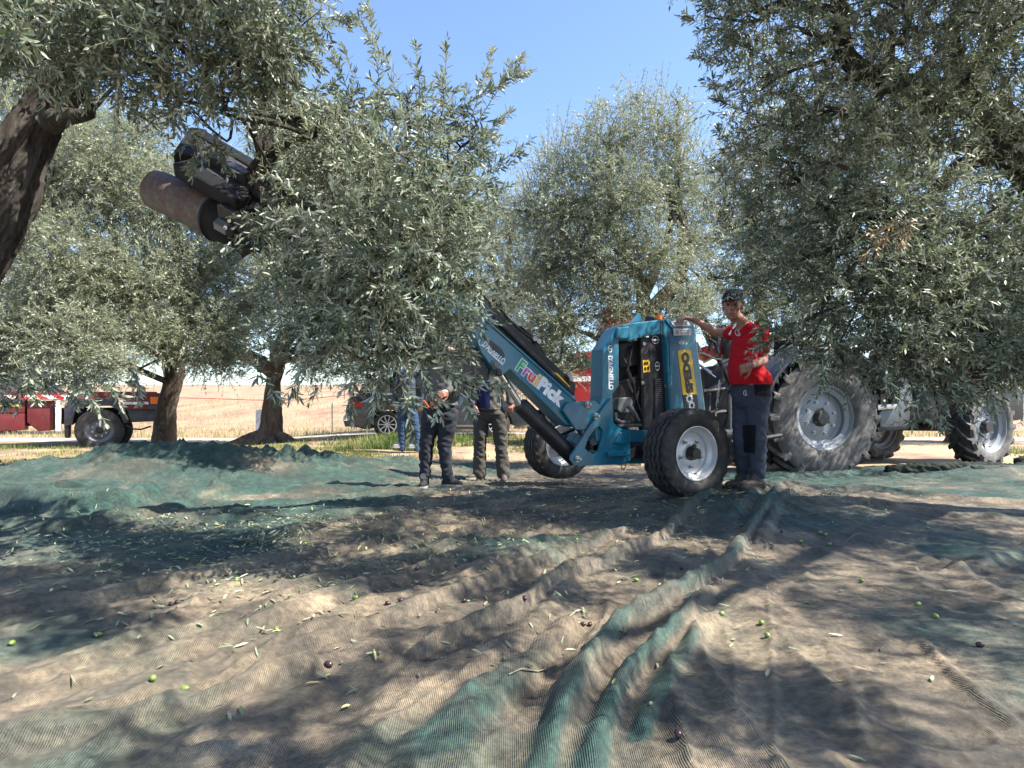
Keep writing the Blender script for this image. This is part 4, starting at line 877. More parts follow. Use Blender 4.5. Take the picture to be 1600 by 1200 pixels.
# extension towards the head, hidden in the foliage
e0 = FM_.px(748, 492, VBm+.1); e1 = W(560, 425, 4.75); e2 = W(415, 375, 4.5)
bm = bmesh.new(); dd_ = (e1-e0).normalized(); sx = dd_.cross(UP).normalized(); sz = sx.cross(dd_)
prism(bm, [e0+sx*.07+sz*.08, e0-sx*.07+sz*.08, e0-sx*.07-sz*.08, e0+sx*.07-sz*.08], e1-e0, .008); obj_bm('extension_boom', bm, teal, mach, True)
bm = bmesh.new(); dd_ = (e2-e1).normalized(); sx = dd_.cross(UP).normalized(); sz = sx.cross(dd_)
prism(bm, [e1+sx*.08+sz*.09, e1-sx*.08+sz*.09, e1-sx*.08-sz*.09, e1+sx*.08-sz*.09], e2-e1, .012); obj_bm('shaker_body', bm, black, mach, True)
mplate('rotator_block', [(716, 545), (748, 540), (768, 575), (762, 600), (735, 606), (716, 590)], VBm+.05, .16, black, .02)

# gripping head --------------------------------------------------
def obox(name, a, b_, wdt, hgt, m_, bev=.01, updir=None, parent=mach):
    a = Vector(a); b_ = Vector(b_); d = (b_-a).normalized(); u_ = Vector(updir or (0, 0, 1)); s_ = d.cross(u_).normalized(); z_ = s_.cross(d)
    bm = bmesh.new(); prism(bm, [a+s_*wdt/2+z_*hgt/2, a-s_*wdt/2+z_*hgt/2, a-s_*wdt/2-z_*hgt/2, a+s_*wdt/2-z_*hgt/2], b_-a, bev*.6); return obj_bm(name, bm, m_, parent, False)
dd0 = 4.35
# lower jaw: rusty half shell
a = W(246, 297, 4.55); b_ = W(340, 340, 4.38); ax = (b_-a).normalized()
def shell(name, a, b_, r0, r1, arc0, arc1, th, m_, n=28, m2=10, dent=.004):
    d = (b_-a).normalized(); x = Vector((0, 0, 1)); x = (x-d*x.dot(d)).normalized(); y = d.cross(x)
    bm = bmesh.new(); rows = []
    L_ = (b_-a).length
    for i in range(m2+1):
        t = i/m2; c = a.lerp(b_, t); r_ = r0+(r1-r0)*t; row = []
        for k in range(n+1):
            th_ = arc0+(arc1-arc0)*k/n; q = (x*math.cos(th_)+y*math.sin(th_))
            rr = r_ + dent*(mnoise.noise(Vector((q.x*3+t*4, q.y*3, q.z*3)))) 
            row.append((bm.verts.new(c+q*rr), bm.verts.new(c+q*(rr-th))))
        rows.append(row)
    for i in range(m2):
        for k in range(n):
            for s in (0, 1):
                f = (rows[i][k][s], rows[i][k+1][s], rows[i+1][k+1][s], rows[i+1][k][s]); bm.faces.new(f if s == 0 else f[::-1])
    for i in (0, m2):
        for k in range(n): bm.faces.new((rows[i][k][0], rows[i][k+1][0], rows[i][k+1][1], rows[i][k][1]))
    for k in (0, n):
        for i in range(m2): bm.faces.new((rows[i][k][0], rows[i+1][k][0], rows[i+1][k][1], rows[i][k][1]))
    return obj_bm(name, bm, m_, mach, True, 50)
shell('drum', a, b_, .138, .146, 0, 2*PI, .012, rust, 56, 12)
bm = bmesh.new(); lathe(bm, [(0, .05), (.124, .05), (.126, .035), (0, .035)], a, ax, 32); obj_bm('drum_end', bm, black, mach, True)
a2 = b_ ; b2 = W(412, 378, 4.22)
bm = bmesh.new(); lathe(bm, [(.155, -.01), (.16, .0), (.165, .02), (.155, .03), (.15, .06), (.145, .2), (.12, .3), (.10, .42), (0, .42)], a2, ax, 40); obj_bm('drum_housing', bm, matte, mach, True)
bm = bmesh.new(); q = a2+ax*.03; tube(bm, [W(342, 350, 4.20), W(360, 360, 4.16)], .045, 6); obj_bm('pale_lug', bm, greym, mach)
for px_, py_ in ((361, 345), (355, 356), (374, 336)):
    bm = bmesh.new(); lathe(bm, [(.014, 0), (.014, .02), (0, .02)], W(px_, py_, 4.14), (-.2, -1, -.2), 8); obj_bm('housing_bolt', bm, steel, mach)
# upper jaw: channel with two rounded side beams and rubber pad between
ja, jb = W(284, 262, 4.35), W(382, 320, 4.15); jd = (jb-ja).normalized()
nrm = (W(305, 228, 4.62)-W(280, 262, 4.35)).normalized()
obox('jaw_beam', ja, jb, .10, .13, matte, .03, nrm)
ka, kb = W(312, 214, 4.75), W(408, 272, 4.55)
obox('jaw_beam', ka, kb, .09, .10, matte, .025, nrm)
bm = bmesh.new(); prism(bm, [ja.lerp(ka, .15)+jd*.02, ja.lerp(ka, .9)+jd*.02, kb.lerp(jb, .1), kb.lerp(jb, .85)], jd.cross(nrm).normalized()*.03, .005); obj_bm('rubber_pad', bm, rubber, mach)
obox('jaw_end', W(286, 254, 4.37), W(312, 212, 4.74), .12, .12, matte, .03, jd)
mid = W(352, 262, 4.45); obox('pad_rib', W(330, 255, 4.45), W(388, 287, 4.3), .16, .05, navy, .01, nrm)
obox('jaw_hinge', W(385, 318, 4.2), W(400, 350, 4.3), .20, .18, matte, .03, nrm)
obox('jaw_link', W(392, 300, 4.35), W(420, 350, 4.45), .14, .12, matte, .03, nrm)
obox('strap_plate', W(345, 330, 4.17), W(400, 360, 4.1), .12, .05, black, .01, nrm)

# lettering ----------------------------------------------------
_tc = {}
def text(name, s, p0, xdir, zdir, size, m_, parent, bold=.0, depth=.002, squash=1.0, shear=0.0, align='CENTER', space=1.0, fit=None, fith=None):
    """raised letters; p0 is the centre of the word, xdir its reading direction, zdir its up"""
    cu = bpy.data.curves.new('t', 'FONT'); cu.body = s; cu.size = 1; cu.offset = bold; cu.extrude = 0; cu.align_x = 'CENTER'; cu.align_y = 'CENTER'; cu.shear = shear; cu.space_character = space; cu.resolution_u = 3
    o = bpy.data.objects.new('t', cu); col.objects.link(o)
    dg = bpy.context.evaluated_depsgraph_get(); me = bpy.data.meshes.new_from_object(o.evaluated_get(dg))
    bpy.data.objects.remove(o); bpy.data.curves.remove(cu)
    n_ = xdir.cross(zdir).normalized()
    xs0 = [v.co.x for v in me.vertices]; ys0 = [v.co.y for v in me.vertices]
    mx_, my_ = (max(xs0)+min(xs0))/2, (max(ys0)+min(ys0))/2
    if fit: squash = fit/(max(xs0)-min(xs0))/size
    if fith: squash *= size; size = fith/(max(ys0)-min(ys0)); squash /= size
    if fit or fith:
        for v in me.vertices: v.co.x -= mx_; v.co.y -= my_
    for v in me.vertices:
        c = v.co.copy(); v.co = p0 + xdir*(c.x*size*squash) + zdir*(c.y*size) + n_*depth
    me.name = name; me.materials.clear(); me.materials.append(m_)
    q = bpy.data.objects.new(name, me); return link(q, parent)
def on_plane(F_, a, b_, v_):
    pa, pb = F_.px(*a, v_), F_.px(*b_, v_); d = (pb-pa); return pa.lerp(pb, .5), d.normalized(), d.length
def logo(F_, q, v_, r_, m_, parent, rot=None):
    c = F_.px(*q, v_); x = rot or F_.u; y = UP if rot is None else (-F_.v).cross(rot).normalized()
    bm = bmesh.new(); n = 26
    ro = [bm.verts.new(c+x*(math.cos(t)*r_*.8)+y*(math.sin(t)*r_)) for t in np.linspace(.9, 2*PI-.5, n)]
    ri = [bm.verts.new(c+x*(math.cos(t)*r_*.68*.8)+y*(math.sin(t)*r_*.8)) for t in np.linspace(.9, 2*PI-.5, n)]
    for k in range(n-1): bm.faces.new((ro[k], ro[k+1], ri[k+1], ri[k]))
    return obj_bm('round_logo', bm, m_, parent)
# pillar: D'AGNELLO reading downwards
nV = -MV
c_, d_, L_ = on_plane(FM_, (953.5, 556), (955, 609), VB)
text('maker_lettering', "D'AGNELLO", c_, d_, d_.cross(nV).normalized()*-1, .062, whitei, pil, .035, .003, fit=L_, fith=.052)
_, _, _ = 0, 0, 0
bm = bmesh.new(); prism(bm, [p+nV*.003 for p in FM_.poly([(950.3, 556), (951.3, 556), (952.0, 608), (950.8, 608)], VB)], nV*.001); obj_bm('maker_underline', bm, whitei, pil)
bm = bmesh.new(); prism(bm, [p+nV*.003 for p in FM_.poly([(950.2, 589), (951.9, 589), (952.4, 608), (950.6, 608)], VB)], nV*.0015); obj_bm('maker_underline', bm, whitei, pil)
logo(FM_, (953.5, 545), VB-.003, .032, whitei, pil)
text('logo_mark', '2', FM_.px(953.8, 545, VB), d_, d_.cross(nV).normalized()*-1, .045, whitei, pil, .02, .004)
# boom lettering
c_, d_, L_ = on_plane(FM_, (756, 536), (788, 566), VBm)
text('maker_lettering', "D'AGNELLO", c_, d_, d_.cross(nV).normalized()*-1, .075, whitei, boom, .035, .003, fit=L_, fith=.062)
logo(FM_, (751.5, 535), VBm-.003, .028, whitei, boom)
bm = bmesh.new(); prism(bm, [p+nV*.003 for p in FM_.poly([(761, 549), (762, 547.8), (786, 569.5), (785, 571)], VBm)], nV*.001); obj_bm('maker_underline', bm, whitei, boom)
cols = {'F': mat('green_print', (.02, .42, .12), .4, var=.05), 'r': mat('purple_print', (.38, .05, .30), .4, var=.05), 'u': mat('red_print', (.72, .06, .04), .4, var=.05), 'i': yellow}
pa, pb = FM_.px(808, 568, VBm), FM_.px(876, 626, VBm); d_ = (pb-pa).normalized(); zz = d_.cross(nV).normalized()*-1; L_ = (pb-pa).length
wd_ = [.55, .38, .55, .26, .58, .26, .5, .5]; tot = sum(wd_); acc_ = 0
for ch, w_ in zip('FruiPick', wd_):
    f_ = (acc_+w_/2)/tot; acc_ += w_; c_ = pa.lerp(pb, f_); sz_ = L_/tot*1.0*1.02
    idx = 'F' if ch == 'F' else ch
    mm = cols.get(ch, whitei) if acc_ < 1.8 else whitei
    text('brand_letter', ch, c_, d_, zz, sz_, whitei, boom, .075, .0025, 1.0)
    if mm is not whitei: text('brand_letter', ch, c_, d_, zz, sz_, mm, boom, .03, .004, 1.0)
# SPEDO sign reading upwards
colm = bpy.data.objects['rear_column']
sg = mplate('yellow_sign', [(1061, 547), (1077, 546), (1080, 549), (1089, 616), (1067, 617), (1059, 550)], VB-.004, .004, yellow, .0, colm)
sg2 = mplate('gear_sign', [(1067, 617), (1089, 616), (1091.5, 639), (1070, 639)], VB-.004, .004, ink, .0, colm)
c_, d_, L_ = on_plane(FM_, (1078.3, 614), (1069.5, 550), VB-.004)
text('sign_lettering', 'SPEDO', c_, d_, d_.cross(nV).normalized()*-1, .118, ink, sg, .07, .002, fit=L_, fith=.098)
def gear(q, v_, ro, ri, teeth, m_, parent):
    c = FM_.px(*q, v_); bm = bmesh.new(); o_ = []; i_ = []
    n = teeth*4
    for k in range(n):
        t = k*2*PI/n; r_ = ro*(1.18 if (k % 4) in (0, 1) else .95); dr = MU*math.cos(t)+UP*math.sin(t)
        o_.append(bm.verts.new(c+dr*r_)); i_.append(bm.verts.new(c+dr*ri))
    for k in range(n): bm.faces.new((o_[k], o_[(k+1) % n], i_[(k+1) % n], i_[k]))
    return obj_bm('gear_mark', bm, m_, parent)
gear((1077.5, 623), VB-.007, .040, .022, 9, whitei, sg2); gear((1081, 633.5), VB-.008, .036, .02, 9, whitei, sg2)
# stickers
def sticker(name, pts, v_, m_, parent=mach): return mplate(name, pts, v_, .003, m_, 0, parent)
sticker('warning_sticker', [(1033, 505), (1038.5, 504.5), (1040, 522.5), (1034, 523)], VB+.017, yellow)
s_ = sticker('warning_sticker', [(1004.5, 563), (1014.5, 562), (1016, 581), (1005.5, 582)], VB+.056, yellow)
for q in ((1008, 568), (1012, 567.5), (1008.5, 576), (1013, 575.5)): sticker('warning_symbol', [(q[0]-1.4, q[1]-2.4), (q[0]+1.4, q[1]-2.5), (q[0]+1.5, q[1]+2.4), (q[0]-1.3, q[1]+2.4)], VB+.052, ink, s_)
sticker('warning_symbol', [(1035.8, 507), (1037.8, 512), (1034.4, 512.2)], VB+.013, ink)
s_ = sticker('white_sticker', [(1052, 513.5), (1079, 513), (1079.5, 523.5), (1053, 524.5)], VB-.016, whitep)
bm = bmesh.new(); lathe(bm, [(.011, 0), (.018, 0), (.018, .001), (.011, .001)], FM_.px(1058, 519, VB-.019), nV, 20, True); obj_bm('red_ring', bm, redp, s_)
for k in range(3): sticker('small_print', [(1064, 516+k*2.6), (1077, 515.6+k*2.6), (1077, 516.3+k*2.6), (1064, 516.7+k*2.6)], VB-.018, greym, s_)
s_ = sticker('white_sticker', [(1047, 501.5), (1074, 500.5), (1079, 508.5), (1053, 510)], VB-.016, whitep)
for k in range(3): sticker('small_print', [(1052+k*1.2, 503+k*2), (1072+k*1.2, 502.2+k*2), (1072.5+k*1.2, 503+k*2), (1052.4+k*1.2, 503.8+k*2)], VB-.018, greym, s_)
def oval(q, a_, b2_, v_, m_, parent=mach):
    c = FM_.px(*q, v_); bm = bmesh.new(); f = bm.faces.new([bm.verts.new(c+MU*math.cos(t)*a_+UP*math.sin(t)*b2_) for t in np.linspace(0, 2*PI, 24)[:-1]])
    r = bmesh.ops.extrude_face_region(bm, geom=[f]); bmesh.ops.translate(bm, verts=[e for e in r['geom'] if isinstance(e, bmesh.types.BMVert)], vec=nV*.002)
    return obj_bm('oval_badge', bm, m_, parent)
for q, s1, s2, v_ in (((1067, 536), .055, .022, VB-.004), ((1024, 531), .045, .038, VB+.055), ((1027, 572), .030, .042, VB+.055)):
    oval(q, s1, s2, v_, whitei); oval(q, s1*.88, s2*.82, v_-.0025, teal if q[1] == 536 else black)
text('badge_lettering', 'FruiPick', FM_.px(1067, 536, VB-.009), MU, UP, .03, whitei, mach, .02, .001)
text('badge_lettering', 'FruiPick', FM_.px(1024, 531, VB+.049), MU, UP, .024, whitei, mach, .02, .001)
text('badge_lettering', 'FruiPick', FM_.px(1027, 572, VB+.049), MU, UP, .016, whitei, mach, .02, .001)
# ------------------------------------------------------------------ red tractor
TA = R(12)
TU = Vector((math.cos(TA), math.sin(TA), 0)); TV = Vector((-math.sin(TA), math.cos(TA), 0))
T1 = W(1291, 653, 8.9)
FT = Frame(T1, TU, TV)
trac = empty('tractor', (T1.x+1.3, T1.y+1, 0), 'red four wheel drive tractor with dusty lugged tyres behind the man in red', 'tractor')
def lug_wheel(parent, c, ax, r, wdt, rr, name='wheel', lugs=20, lh=.045, dishr=.45, steer=0, hub=black):
    """farm tyre with raised slanted lugs; ax points to the outer face"""
    d, x, y = frame_for(ax); c = Vector(c); h = wdt/2
    wo = rimobj(parent, c, d, rr, h*.95, rimg, name, 8, dishr, hubm=hub)
    bm = bmesh.new(); rc = r-lh
    lathe(bm, [(rr, .80*h), (rr+.02, .90*h), (rr+(rc-rr)*.35, 1.02*h), (rr+(rc-rr)*.7, 1.0*h), (rc-.045, .93*h), (rc-.012, .86*h)], c, d, 72)
    lathe(bm, [(rc-.012, -.86*h), (rc-.045, -.93*h), (rr+(rc-rr)*.7, -1.0*h), (rr+(rc-rr)*.35, -1.02*h), (rr, -.8*h)], c, d, 72)
    side = obj_bm('tyre_sidewall', bm, dusty, wo, True, 60)
    bm = bmesh.new(); lathe(bm, [(rc-.012, .86*h), (rc, .78*h), (rc+.008, .3*h), (rc+.01, 0), (rc+.008, -.3*h), (rc, -.78*h), (rc-.012, -.86*h)], c, d, 96)
    obj_bm('tyre', bm, tread, wo, True, 60)
    for s in (1, -1):
        bm = bmesh.new()
        for k in range(lugs):
            a0 = 2*PI*(k+(.5 if s < 0 else 0))/lugs
            st = []
            for j in range(5):
                q = j/4; axp = s*h*(-.06+1.03*q); aa = a0 - (.30*(1-q)**1.25)*(1.0) ; tw = .036+.012*(1-q)
                base = rc-.02 if q < 1 else rc-.05; top = r - (0 if q < .8 else .012)
                if q == 1: axp = s*h*1.0
                rd = x*math.cos(aa)+y*math.sin(aa); tg = -x*math.sin(aa)+y*math.cos(aa)
                st.append([bm.verts.new(c+d*axp+rd*base+tg*tw*1.25), bm.verts.new(c+d*axp+rd*top+tg*tw*.8), bm.verts.new(c+d*axp+rd*top-tg*tw*.8), bm.verts.new(c+d*axp+rd*base-tg*tw*1.25)])
            # the shoulder runs a little down the sidewall
            aa = a0; rd = x*math.cos(aa)+y*math.sin(aa); tg = -x*math.sin(aa)+y*math.cos(aa)
            st.append([bm.verts.new(c+d*s*h*.98+rd*(rc-.10)+tg*.030), bm.verts.new(c+d*s*h*1.02+rd*(rc-.075)+tg*.020), bm.verts.new(c+d*s*h*1.02+rd*(rc-.075)-tg*.020), bm.verts.new(c+d*s*h*.98+rd*(rc-.10)-tg*.030)])
            for p, q in zip(st, st[1:]):
                for i in range(4): bm.faces.new((p[i], p[(i+1) % 4], q[(i+1) % 4], q[i]))
            bm.faces.new(st[0][::-1]); bm.faces.new(st[-1])
        tl = obj_bm('tread', bm, [tread, dusty], wo)
        me = tl.data; dn = np.array(d)*s
        for p in me.polygons:
            if (p.normal.dot(d)*s > .5): p.material_index = 1
    return wo
lug_wheel(trac, T1+TV*.22, -TV, .895, .50, .455, lugs=18, lh=.055, dishr=.30)
T1b = T1+TV*2.0
lug_wheel(trac, T1b, -TV, .865, .50, .455, lugs=18, lh=.05, dishr=.30)
SA = R(25); SV = Vector((-math.sin(SA), math.cos(SA), 0))
F1 = W(1546, 667, 9.45)
lug_wheel(trac, F1+SV*.12, -SV, .585, .36, .385, lugs=16, lh=.038, dishr=.42)
F2 = F1+TV*1.75-TU*.42; F2.z = F1.z-.02
lug_wheel(trac, F2, -SV, .585, .36, .385, lugs=16, lh=.038, dishr=.42)
def tplate(name, pts, v0, th, m_, bev=.01, parent=trac):
    bm = bmesh.new(); prism(bm, FT.poly(pts, v0), FT.v*th, bev); return obj_bm(name, bm, m_, parent, True, 30)
tplate('hood', [(1415, 596), (1412, 545), (1430, 532), (1530, 536), (1575, 548), (1585, 565), (1585, 590), (1560, 600), (1440, 600)], .75, .75, redd, .04)
bm = bmesh.new()
for k in range(6): prism(bm, FT.poly([(1436, 570+k*6), (1480, 570+k*6), (1480, 573+k*6), (1436, 573+k*6)], .735), TV*.02)
obj_bm('hood_grille', bm, black, trac)
tplate('chassis', [(1230, 640), (1300, 600), (1440, 605), (1600, 610), (1600, 655), (1520, 668), (1420, 660), (1240, 690)], .85, .55, black, .02)
tplate('platform', [(1330, 585), (1420, 590), (1420, 610), (1330, 610)], .35, 1.2, black)
tplate('fuel_tank', [(1374, 645), (1380, 640), (1404, 638), (1406, 606), (1426, 600), (1428, 612), (1420, 666), (1376, 672)], .30, .45, greym, .02)
tplate('step', [(1372, 633), (1404, 631), (1404, 638), (1372, 641)], .22, .35, steel, .005)
tplate('step', [(1372, 668), (1420, 664), (1420, 671), (1372, 675)], .22, .35, black, .005)
tplate('door_sill', [(1376, 570), (1402, 570), (1403, 632), (1376, 634)], .45, .06, glassd, .005)
tplate('door_frame', [(1399, 560), (1405, 560), (1408, 634), (1401, 634)], .40, .06, redd, .005)
# fenders
for v_ in (-.10, 1.55):
    bm = bmesh.new(); c = T1+TV*v_; rs = [(c + (TU*math.cos(t)+UP*math.sin(t))*1.02) for t in np.linspace(R(20), R(160), 18)]
    rs2 = [(c + (TU*math.cos(t)+UP*math.sin(t))*.98) for t in np.linspace(R(20), R(160), 18)]
    prism(bm, rs+rs2[::-1], TV*.55, 0); obj_bm('fender', bm, navy, trac, True, 30)
# seat, steering wheel, roll bar
bm = bmesh.new(); boxm(bm, T1+TU*.35+TV*1.05+UP*.65, .5, .5, .14, TU, TV, .04); boxm(bm, T1+TU*.10+TV*1.05+UP*.95, .12, .48, .5, TU, TV, .04); obj_bm('seat', bm, darkcloth, trac, True)
bm = bmesh.new(); c = T1+TU*.95+TV*1.05+UP*1.0; a_ = Vector((.5, 0, -.2)); tube(bm, [c+(TV*math.cos(t)+(UP*.9+TU*-.4).normalized()*math.sin(t))*.2 for t in np.linspace(0, 2*PI, 21)], .015, 8, False); tube(bm, [c, c+TU*.25-UP*.4], .025, 8); obj_bm('steering_wheel', bm, black, trac, True)
bm = bmesh.new()
for v_ in (.55, 1.55): tube(bm, [T1+TU*-.1+TV*v_+UP*.3, T1+TU*-.12+TV*v_+UP*1.35], .035, 8)
tube(bm, [T1+TU*-.12+TV*.55+UP*1.35, T1+TU*-.12+TV*1.55+UP*1.35], .035, 8); obj_bm('roll_bar', bm, black, trac, True)
bm = bmesh.new(); tube(bm, [W(1480, 520, 9.9), W(1480, 440, 9.9)], .04, 12); obj_bm('exhaust_pipe', bm, black, trac, True)
bm = bmesh.new(); tube(bm, [F1+SV*.2, F2-SV*.2], .08, 10); obj_bm('front_axle', bm, black, trac, True); bm = bmesh.new(); tube(bm, [T1+TV*.3, T1b-TV*.3], .13, 12); obj_bm('rear_axle', bm, black, trac, True)
# rear linkage seen between the shaker and the man
PX = lambda a, b_, d_=7.6: W(a, b_, d_)
bm = bmesh.new()
for p in ([(1122, 560), (1150, 620), (1120, 690)], [(1098, 612), (1150, 605), (1190, 600)], [(1105, 700), (1108, 610), (1125, 600)], [(1140, 690), (1140, 600), (1170, 575)], [(1108, 645), (1150, 642), (1200, 650)], [(1105, 690), (1160, 690), (1220, 680)]):
    tube(bm, [PX(*q, 7.4+.2*k) for k, q in enumerate(p)], .028, 8)
obj_bm('linkage_frame', bm, black, trac, True)
bm = bmesh.new(); prism(bm, [PX(a, b_, 7.95) for a, b_ in ((1100, 578), (1122, 570), (1160, 570), (1164, 690), (1104, 700))], TV*.3, .02); obj_bm('rear_housing', bm, black, trac, True, 30)
bm = bmesh.new()
for p in ([(1087, 566), (1118, 590)], [(1087, 553), (1100, 552), (1118, 561), (1128, 561)], [(1099, 567), (1116, 558)], [(1092, 569), (1112, 582)]):
    tube(bm, [PX(*q, 7.3) for q in p], .012, 8)
obj_bm('top_link', bm, chrome, trac, True)
bm = bmesh.new()
for k in range(12):
    c = PX(1124-k*.7, 597+k*6.5, 7.35); tube(bm, [c+(TU*math.cos(t)*.012*(1 if k % 2 else .4)+UP*math.sin(t)*.026) for t in np.linspace(0, 2*PI, 9)], .005, 5, False)
obj_bm('chain', bm, steel, trac, True)
bm = bmesh.new()
prism(bm, [PX(a, b_, 7.8) for a, b_ in ((1090, 552), (1095, 543), (1108, 539), (1118, 545), (1120, 560), (1108, 563))], Vector((0, .3, 0)), .03)
prism(bm, [PX(a, b_, 7.8) for a, b_ in ((1121, 545), (1126, 535), (1133, 534), (1136, 550), (1128, 556))], Vector((0, .3, 0)), .03); obj_bm('red_cover', bm, redp, trac, True)
bm = bmesh.new()
for p in ([(1108, 530), (1118, 536), (1122, 552)], [(1112, 535), (1108, 548)], [(1121, 526), (1121, 545)]): tube(bm, [PX(*q, 7.6) for q in p], .022, 8)
prism(bm, [PX(a, b_, 7.7) for a, b_ in ((1129, 525), (1146, 522), (1148, 556), (1133, 560))], Vector((0, .1, 0)), .01)
obj_bm('control_levers', bm, black, trac, True)
bm = bmesh.new(); prism(bm, [PX(a, b_, 7.8) for a, b_ in ((1124, 526), (1134, 520), (1150, 522), (1148, 527), (1130, 528))], Vector((0, .1, 0)), .005); prism(bm, [PX(a, b_, 7.8) for a, b_ in ((1086, 535), (1091, 534), (1097, 549), (1094, 552))], Vector((0, .03, 0)), .003); obj_bm('mirror', bm, steel, trac)
bm = bmesh.new()
for p in ([(1100, 645), (1118, 640), (1135, 606), (1150, 600)], [(1098, 650), (1125, 640), (1145, 590)], [(1130, 600), (1128, 570), (1145, 560)]): tube(bm, [PX(*q, 7.3) for q in p], .009, 6)
obj_bm('hydraulic_hose', bm, black, trac, True)

# ------------------------------------------------------------------ crane truck on the left
XU = Vector((.883, .469, 0)).normalized(); XV = Vector((-.469, .883, 0)).normalized()
FR = Frame(W(155, 672, 15), XU, XV); TR0 = W(155, 672, 15)
truck = empty('crane_truck', (TR0.x-1.5, 16, 0), 'red flatbed crane truck with striped reflective edge, parked behind the left trees', 'truck')
def rp(name, pts, v0, th, m_, bev=.015, parent=truck):
    bm = bmesh.new(); prism(bm, FR.poly(pts, v0), XV*th, bev); return obj_bm(name, bm, m_, parent, True, 30)
def plain_wheel(parent, c, ax, r, wdt, rr, mt, name='wheel', nuts=8):
    d, x, y = frame_for(ax); wo = rimobj(parent, c, d, rr, wdt/2, mt, name, nuts, .35)
    bm = bmesh.new(); h = wdt/2
    lathe(bm, [(rr, .8*h), (rr+.02, .95*h), (rr+(r-rr)*.5, 1.02*h), (r-.04, .95*h), (r-.008, .8*h), (r, .5*h), (r-.012, .48*h), (r-.012, .42*h), (r, .4*h), (r, .05*h), (r-.012, .04*h), (r-.012, -.04*h), (r, -.05*h), (r, -.4*h), (r-.012, -.42*h), (r-.012, -.48*h), (r, -.5*h), (r-.008, -.8*h), (r-.04, -.95*h), (rr+(r-rr)*.5, -1.02*h), (rr, -.8*h)], c, d, 64)
    obj_bm('tyre', bm, rubber, wo, True, 40); return wo
tc_ = TR0.copy()
plain_wheel(truck, tc_+XV*.15, -XV, .50, .30, .30, greym)
plain_wheel(truck, tc_+XV*1.9, -XV, .50, .30, .30, greym)
plain_wheel(truck, tc_+XU*.16+XV*.55, -XV, .50, .28, .30, black)
stripe, t_, b_s, N, L = newmat('red_white_stripes')
vec = coord(N); sx_ = N.new('ShaderNodeSeparateXYZ'); L.new(vec, sx_.inputs[0])
q_ = math_n(N, L, 'ADD', math_n(N, L, 'MULTIPLY', sx_.outputs[0], 3.3), math_n(N, L, 'MULTIPLY', sx_.outputs[2], 5.0)); fr_ = N.new('ShaderNodeMath'); fr_.operation = 'FRACT'; L.new(q_, fr_.inputs[0])
st_ = math_n(N, L, 'GREATER_THAN', fr_.outputs[0], .5); L.new(mixc(N, L, st_, (.70, .70, .70), (.55, .02, .03)), b_s.inputs['Base Color'])
rp('striped_rail', [(-160, 617), (152, 617), (152, 624), (-160, 624)], -.06, .05, stripe, .004)
rp('bed', [(-160, 612), (245, 612), (245, 620), (-160, 622)], -.02, 2.2, redd)
rp('crane_post', [(36, 560), (52, 560), (56, 612), (36, 614)], .3, .5, greym)
rp('crane_arm', [(-150, 575), (28, 578), (34, 590), (30, 614), (-150, 610)], .4, .4, greym)
rp('crane_base', [(50, 590), (78, 598), (84, 614), (30, 615)], .2, .8, black)
rp('outrigger', [(86, 626), (95, 626), (95, 674), (86, 674)], -.06, .12, whitep)
rp('tool_locker', [(-60, 648), (38, 646), (38, 672), (-60, 676)], 0, .5, redd)
rp('tool_locker', [(42, 626), (84, 626), (84, 672), (60, 674), (42, 660)], .05, .5, redd)
rp('yellow_strip', [(-60, 630), (30, 630), (30, 635), (-60, 635)], .0, .04, yellow, .004)
rp('side_member', [(-160, 622), (40, 622), (38, 645), (-160, 646)], .02, .3, redd)
rp('under_frame', [(-160, 640), (230, 636), (230, 655), (-160, 678)], .5, 1.0, black)
rp('mudguard', [(100, 640), (106, 626), (120, 622), (118, 640), (112, 664), (100, 666)], -.04, .45, navy)
rp('mudguard', [(120, 624), (178, 622), (190, 630), (200, 660), (194, 662), (184, 640), (172, 634), (136, 634), (124, 640)], -.04, .45, navy)
rp('mud_flap', [(100, 664), (108, 664), (107, 685), (101, 684)], .0, .4, black)
rp('tail_panel', [(188, 612), (234, 612), (234, 640), (196, 640)], .0, .3, redd)
rp('white_strip', [(190, 628), (232, 628), (232, 632), (192, 632)], -.02, .03, whitep, .003)
rp('rear_lamp', [(235, 620), (247, 620), (247, 631), (235, 631)], -.03, .2, orangem, .004)
rp('rear_bumper', [(198, 640), (246, 640), (246, 658), (204, 660)], .05, 2.0, navy)
rp('lamp_housing', [(233, 614), (250, 614), (250, 640), (233, 640)], -.0, .3, navy)
bm = bmesh.new(); tube(bm, [FR.px(196, 664, .0), FR.px(207, 670, .0), FR.px(220, 671, 0), FR.px(236, 666, 0)], .02, 8); obj_bm('tow_hose', bm, black, truck, True)
for k, (a, b_) in enumerate(((122, 604), (128, 600), (206, 600), (222, 610))):
    bm = bmesh.new(); boxm(bm, FR.px(a, b_, .3), .14, .3, .16, XU, XV, .03); obj_bm('red_hook_block', bm, redd, truck, True)
rp('front_cab', [(-330, 520), (-170, 520), (-160, 560), (-160, 660), (-330, 668)], 0, 2.2, redd, .05)
rp('cab_window', [(-310, 532), (-190, 532), (-190, 566), (-310, 566)], -.01, .02, glassd, .01)
plain_wheel(truck, FR.px(-245, 672, .15), -XV, .50, .30, .30, greym)

